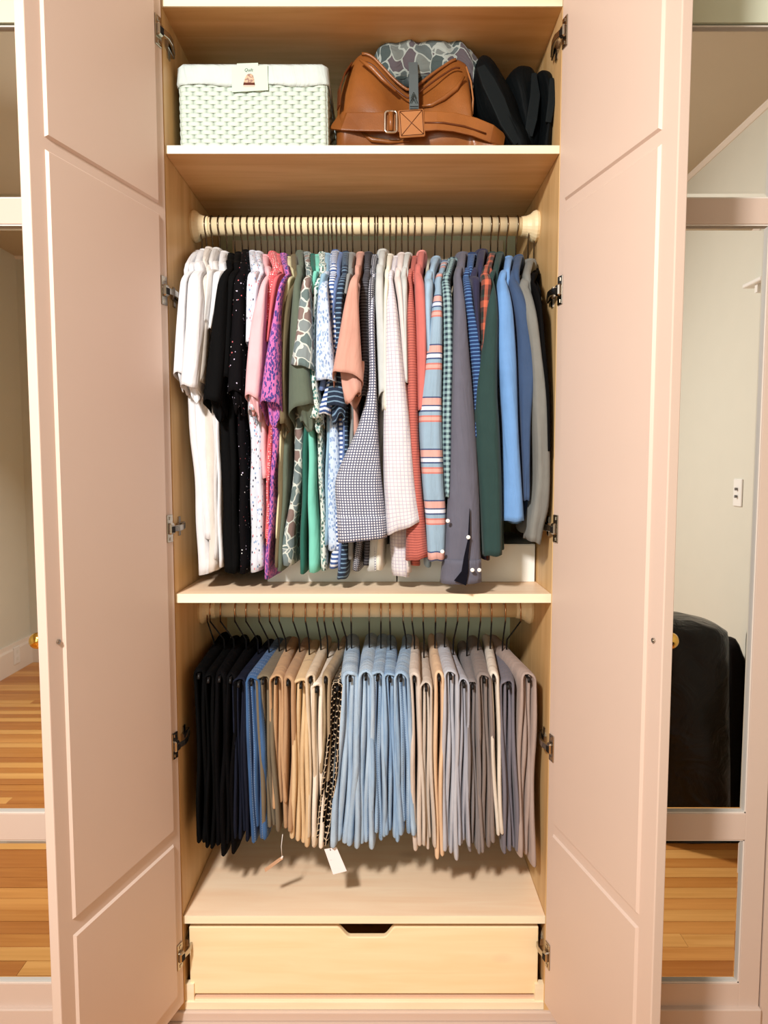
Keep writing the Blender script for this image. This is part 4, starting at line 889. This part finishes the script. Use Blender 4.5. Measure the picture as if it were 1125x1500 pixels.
# ---------------------------------------------------------------- leather bag
def leather():
    m = NT('tan_leather', .36, 0, .5); n1 = m.n('ShaderNodeTexNoise', i_Scale=9.0, i_Detail=4.0); m.l(m.coord('Object'), n1.inputs[0])
    m.col(m.ramp(n1.outputs[0], [(.3, lin((118, 66, 26))), (.7, lin((152, 92, 42)))]))
    n2 = m.n('ShaderNodeTexVoronoi', i_Scale=420.0); m.l(m.coord('Object'), n2.inputs[0]); m.bump(n2.outputs[0], .15, .001); return m.m
def bag():
    LE = leather(); LD = plain('leather_edge', (92, 46, 18), .4); LL = plain('leather_light', (170, 112, 66), .35)
    Yf = 1.655
    e = empty('leather_bag', at(608, 212, 1.72), 'brown leather duffel bag standing open on the top shelf', 'bag'); off = e.location.copy()
    zb = Z_S1 + .002
    top = [(492, 168), (500, 130), (508, 108), (518, 88), (530, 78), (545, 82), (560, 97), (575, 113), (590, 126), (600, 131), (612, 124), (630, 110), (650, 96), (668, 86), (680, 90), (688, 100), (692, 130), (694, 165), (702, 180), (722, 196), (738, 206)]
    keys = [(x, (y,)) for x, y in top]
    # front wall + belly: loft along x, each station a vertical rounded profile
    rs = []
    N = 72
    for i in range(N + 1):
        x = 491 + (738 - 491) * i / N; ty = cr(keys, x)[0]
        zt = zat(ty, Yf + .055); X = at(x, 160, Yf + .02).x
        edge = min(1, (min(i, N - i) + .8) / 5); ed = math.sin(edge * math.pi / 2)
        bul = .040 * ed; back = .19 * ed + .02
        ring_ = []
        h = max(.012, zt - zb)
        low = 1 if x < 690 else 1
        # profile from back bottom -> front bottom -> front top -> rim -> back inside
        pr = [(back, 0), (.02, 0), (-.010 * ed, .006), (-bul * .75, h * .14), (-bul, h * .32), (-bul * .92, h * .5), (-bul * .62, h * .68), (-bul * .28, h * .84), (0, h * .96), (.004, h), (.012, h * .985), (.02, h * .9), (.03, h * .6), (back, h * .5)]
        for (dy, dz) in pr:
            cre = .004 * math.sin(x * .09 + dz * 40) * ed * (1 if 0 < dz < h * .9 else 0)
            dip = .012 * math.exp(-((x - 604) / 30) ** 2) * (1 if dz > h * .3 else 0)
            ring_.append(Vector((X, Yf + .05 + dy + cre + dip, zb + dz)))
        rs.append(ring_)
    o = MB(off).rings(rs, True, True, True).build('bag_body', LE, e, True)
    sb = o.modifiers.new('sub', 'SUBSURF'); sb.levels = 1; sb.render_levels = 1
    # back wall with handles
    rs = []
    for i in range(41):
        x = 515 + (696 - 515) * i / 40; t = i / 40; X = at(x, 120, 1.84).x; h = (zat(74, 1.84) - zb) * (math.sin(math.pi * min(1, max(0, t * .96 + .02))) ** .25)
        rs.append([Vector((X, 1.84 + dy, zb + h * q)) for dy, q in ((0, 0), (0, .5), (0, .9), (.005, 1), (.012, .9), (.012, 0))])
    MB(off).rings(rs, True, True, True).build('back_wall', LE, e, True)
    # camouflage lining bulging out of the opening
    camo = fabric('grey_camo_lining', 'camo', (160, 170, 164), (92, 104, 104), (70, 84, 84), (112, 120, 116), (90, 82, 88), p=.04, q=.045)
    rs = []
    kt = [(548, (100,)), (556, (82,)), (575, (76,)), (600, (73,)), (640, (72,)), (670, (76,)), (685, (84,)), (697, (104,))]
    for i in range(49):
        x = 548 + (697 - 548) * i / 48; X = at(x, 100, 1.76).x; ty = cr(kt, x)[0]; zt = zat(ty, 1.78); pr = []
        for k in range(12):
            a = math.pi * k / 11; yy = 1.745 - .035 * math.cos(a); zz = zt - .10 + (.10 + .004 * math.sin(x * .25 + 3 * a)) * math.sin(a) ** .6
            pr.append(Vector((X + .002 * math.sin(a * 7 + x * .1), yy + .005 * math.sin(x * .17 + a * 4), zz)))
        rs.append(pr)
    MB(off).rings(rs, True, True, True).build('camouflage_lining', camo, e, True)
    rs = []
    for i in range(31):
        x = 566 + (655 - 566) * i / 30; X = at(x, 120, 1.72).x; ty = 100 + 3 * math.sin(x * .2); zt = zat(ty, 1.72)
        rs.append([Vector((X, 1.715 + .006 * math.sin(x * .3 + k), zt - .04 + .04 * math.sin(math.pi * k / 6) * (1 if k < 4 else 1))) + Vector((0, .004 * k, 0)) for k in range(7)])
    MB(off).rings(rs, True, True, True).build('inner_fold', fabric('dark_grey_nylon', 'solid', (60, 70, 72), rough=.5), e, True)
    # rolled piping along the V shaped mouth and seam down the right
    pts = [at(x, cr(keys, x)[0] + 1, Yf + .048) for x in range(530, 672, 6)]
    MB(off).tube(pts, .0035, 8).build('piping', LE, e, True)
    pts = [at(x, cr(keys, x)[0] + 13, Yf + .026) for x in range(530, 676, 6)]
    MB(off).tube(pts, .0022, 6).build('piping', LD, e, True)
    MB(off).tube([at(*q, Yf + .03) for q in ((683, 98), (690, 120), (693, 145), (692, 168))], .0022, 6).build('piping', LL, e, True)
    for pl in ([(527, 87), (545, 100), (560, 116), (580, 134)], [(680, 112), (668, 130), (650, 144), (632, 154), (618, 155)], [(530, 195), (545, 205), (570, 208), (600, 207)]):
        MB(off).tube([at(x, y_, Yf + .018) for x, y_ in pl], [.003, .006, .005, .003][:len(pl)] if len(pl) == 4 else [.003, .006, .006, .005, .002], 8).build('leather_fold', LE, e, True)
    # handles peeking behind
    for pl in ([(541, 64), (552, 70), (572, 74), (585, 78)], [(569, 64), (578, 68), (584, 76), (588, 84)]):
        MB(off).ribbon([at(x, y_, 1.80) for x, y_ in pl], Vector((0, -1, .4)), .010, .004).build('carry_handle', LL, e)
    # side strap at the left
    MB(off).ribbon([at(514, 96, 1.70), at(504, 110, 1.68), at(497, 130, 1.67), at(496, 158, 1.66)], Vector((-1, -.4, 0)), .02, .003).build('side_strap', LD, e)
    # belt
    Ys = Yf - .004
    def belt(pl, wd, nm='belt_strap'):
        P = [at(x, y_, Ys + dy) for x, y_, dy in pl]; MB(off).ribbon(P, Vector((0, -1, .1)), wd, .005).build(nm, LE, e)
    belt([(491, 178, .04), (505, 178, .01), (530, 178.5, 0), (560, 179, -.002), (585, 180, -.002)], .044)
    belt([(618, 178, -.003), (640, 177, -.003), (665, 179, 0), (695, 186, .004), (720, 196, .012), (738, 206, .03)], [.046, .044, .044, .043, .042, .03])
    MB(off).tube([at(622, 180, Ys - .006), at(650, 180, Ys - .006), at(680, 185, Ys - .003), (at(712, 196, Ys + .005))], .0022, 6).build('belt_ridge', LD, e, True)
    # buckle
    bx0, bx1, by0, by1 = 564, 581, 163, 194; pts = []
    for cx_, cy_, a0 in ((bx1 - 4, by0 + 4, -90), (bx1 - 4, by1 - 4, 0), (bx0 + 4, by1 - 4, 90), (bx0 + 4, by0 + 4, 180)):
        for k in range(5): a = math.radians(a0 + 90 * k / 4); pts.append(at(cx_ + 4 * math.cos(a), cy_ + 4 * math.sin(a), Ys - .009))
    pts.append(pts[0]); MB(off).tube(pts, .0028, 8).build('buckle', plain('nickel', (215, 205, 195), .2, 1), e, True)
    MB(off).tube([at(572.5, 165, Ys - .008), at(572.5, 192, Ys - .008)], .006, 8).build('strap_loop', LE, e, True)
    # square patch with stitched cross
    M0 = at(603, 181, Ys - .006); M = Matrix.Translation(M0 - off) @ Matrix.Rotation(math.radians(-4), 4, 'Y')
    MB().box(-.030, .030, -.003, .003, -.031, .031, M, c=.0025).build('stitched_patch', LL, e, bevel=.002)
    m = MB()
    q = lambda x, z: M @ Vector((x, -.0034, z))
    for a, b in (((-.026, -.027), (.026, .027)), ((-.026, .027), (.026, -.027)), ((-.026, -.027), (.026, -.027)), ((-.026, .027), (.026, .027)), ((-.026, -.027), (-.026, .027)), ((.026, -.027), (.026, .027))): m.tube([q(*a), q(*b)], .0008, 5)
    m.build('stitching', LD, e, True)
    # webbing strap with triangular mark
    MB(off).ribbon([at(605, 92, 1.70), at(606, 110, 1.675), at(606, 130, 1.66), at(606.5, 150, Ys - .006), at(606.5, 161, Ys - .006)], Vector((0, -1, .2)), .0215, .0028).build('webbing_strap', fabric('grey_webbing', 'stripe', (96, 106, 108), (88, 98, 100), p=.003), e)
    m = MB(off)
    for a, b in (((600.5, 151.5), (606, 138)), ((612, 151.5), (606, 138)), ((602.8, 151.5), (606, 144.5)), ((609.4, 151.5), (606, 144.5)), ((602, 144), (606, 135)), ((609.5, 143), (606.5, 135.5))): m.ribbon([at(*a, Ys - .0078), at(*b, Ys - .0078)], Vector((0, -1, 0)), .0016, .0006)
    m.build('triangle_mark', plain('mark_black', (24, 34, 30), .6), e)
    m = MB(off)
    for yy in (156, 159.5): m.ribbon([at(600.5, yy, Ys - .0082), at(612.5, yy, Ys - .0082)], Vector((0, -1, 0)), .0016, .001)
    m.build('strap_end_bar', BLACKR, e)
bag()

# ---------------------------------------------------------------- black packs at the right of the top shelf
def pack(label, rows, Yf, D, mat, bands=()):
    """rows (y, xl, xr) from top to bottom"""
    ks = px_rows(rows, Yf); z0, z1 = -ks[0][0], Z_S1 + .001; xm = at((rows[-1][1] + rows[-1][2]) / 2, rows[-1][0], Yf).x
    e = empty('black_backpack', (xm, Yf, Z_S1), label, 'backpack'); off = e.location.copy(); rs = []; sd = R.random() * 6
    for i in range(31):
        t = i / 30; z = z0 + (z1 - z0) * t; xc, hw = cr(ks, -z); g = min(1, math.sqrt(max(.0001, 1 - (1 - min(1, t * 3.2)) ** 2)))
        rs.append(ring(z, xc, hw, Yf + .07 * (1 - g), Yf + .07 + D * g, xc, 32, .75, (.008 * min(1, t * 3), 1.9, 9, sd)))
    MB(off).rings(rs, True, True, True).build('fabric_shell', mat, e, True)
    for pl, w_, m_ in bands:
        MB(off).ribbon([at(x, y_, Yf + dy) for x, y_, dy in pl], Vector((0, -1, .2)), w_, .007).build('shoulder_strap', m_, e, bevel=.002)
    return e
P1 = fabric('black_nylon', 'solid', (12, 16, 18), rough=.6); P2 = fabric('dark_slate_nylon', 'solid', (24, 29, 31), rough=.6)
pack('black pack with a pointed top leaning against the leather bag', [(61, 706, 720), (76, 700, 730), (100, 694, 744), (130, 694, 762), (160, 704, 772), (190, 730, 785), (212, 744, 790)], 1.66, .14, P1,
     [([(704, 98, .0), (716, 122, -.006), (730, 150, -.006), (742, 180, -.004), (760, 209, 0)], [.02, .034, .036, .032, .028], P2)])
pack('black pack standing between the pointed pack and the side panel', [(77, 763, 785), (90, 750, 793), (110, 742, 797), (150, 750, 800), (190, 760, 798), (212, 760, 798)], 1.69, .16, P1, [([(782, 108, 0), (784, 140, -.005), (779, 175, -.005), (774, 200, 0)], [.012, .024, .026, .02], P2)])
pack('black soft bag squeezed against the right side panel', [(84, 794, 812), (98, 790, 818), (130, 794, 819), (170, 796, 818), (212, 790, 816)], 1.66, .18, P1, [([(808, 115, 0), (808, 150, -.005), (803, 180, -.005)], [.010, .018, .014], P2)])

# ---------------------------------------------------------------- black bags standing in the room, seen in the right mirror
def room_bag(name, label, outline, Yv, depth, mat, cat='bag'):
    ks = []
    for (y_, a, b) in outline: z = zat(y_, Yv); ks.append((-z, ((at(a, y_, Yv).x + at(b, y_, Yv).x) / 2, (at(b, y_, Yv).x - at(a, y_, Yv).x) / 2)))
    ks.sort(); yr = 2 * YF - Yv; e = empty(name, (ks[-1][1][0], yr, 0), label, cat); off = e.location.copy(); rs = []; sd = R.random() * 6
    z0 = -ks[0][0]
    for i in range(37):
        t = i / 36; z = z0 + (.002 - z0) * t; xc, hw = cr(ks, -z); g = min(1, math.sqrt(max(.0001, 1 - (1 - min(1, t * 22 + .2)) ** 2)))
        rg = []
        for j in range(36):
            a = 2 * math.pi * j / 36; wv = 1 + .035 * math.sin(5 * a + sd + z * 7) + .02 * math.sin(11 * a + z * 23)
            rg.append(Vector((xc + hw * sp(math.cos(a), .8), yr - depth * .5 * g * sp(math.sin(a), .7) * wv, z)))
        rs.append(rg)
    MB(off).rings(rs, True, True, True).build('outer_film' if mat is GLOSS else 'cover', mat, e, True); return e
g_ = NT('glossy_black_film', .3, 0, .25); nn = g_.n('ShaderNodeTexNoise', i_Scale=7.0, i_Detail=5.0, i_Distortion=1.5); g_.l(g_.coord('Object'), nn.inputs[0]); g_.col(lin((9, 7, 6))); g_.bump(nn.outputs[0], .8, .02); GLOSS = g_.m
MATB = plain('matte_black_cover', (16, 12, 10), .7, spec=.1)
e = room_bag('garment_bag', 'shiny black plastic sack standing by the wall in the right mirror', [(903, 960, 1010), (912, 940, 1046), (922, 930, 1059), (1000, 925, 1060), (1100, 922, 1062), (1200, 920, 1064)], 2.62, .30, GLOSS)
room_bag('garment_bag', 'dull black upright cover beside the shiny sack in the right mirror', [(936, 1066, 1078), (945, 1064, 1082), (985, 1062, 1096), (1060, 1054, 1096), (1200, 1052, 1098)], 2.78, .10, MATB)
room_bag('garment_bag', 'thin dark pointed cover at the edge of the right mirror', [(924, 1099, 1101), (936, 1097, 1103), (1000, 1096, 1104), (1200, 1093, 1101)], 2.70, .03, MATB)

# repeats of a kind share a group
for o in list(S.objects):
    if o.parent or 'category' not in o: continue
    c = o['category']; n = o.name.split('.')[0]
    g = {'shirt': 'shirts on the upper rod', 'trousers': 'trousers and jeans on the lower rod', 'tag': 'tags hanging from the trousers', 'backpack': 'black packs on the top shelf', 'box': 'white boxes on the middle shelf', 'cabinet': 'mirrored cabinets beside the wardrobe'}.get(c)
    if c == 'hanger': g = 'hangers on the upper rod' if n == 'shirt_hanger' else 'hangers on the lower rod'
    if n == 'garment_bag': g = 'black bags seen in the right mirror'
    if g: o['group'] = g
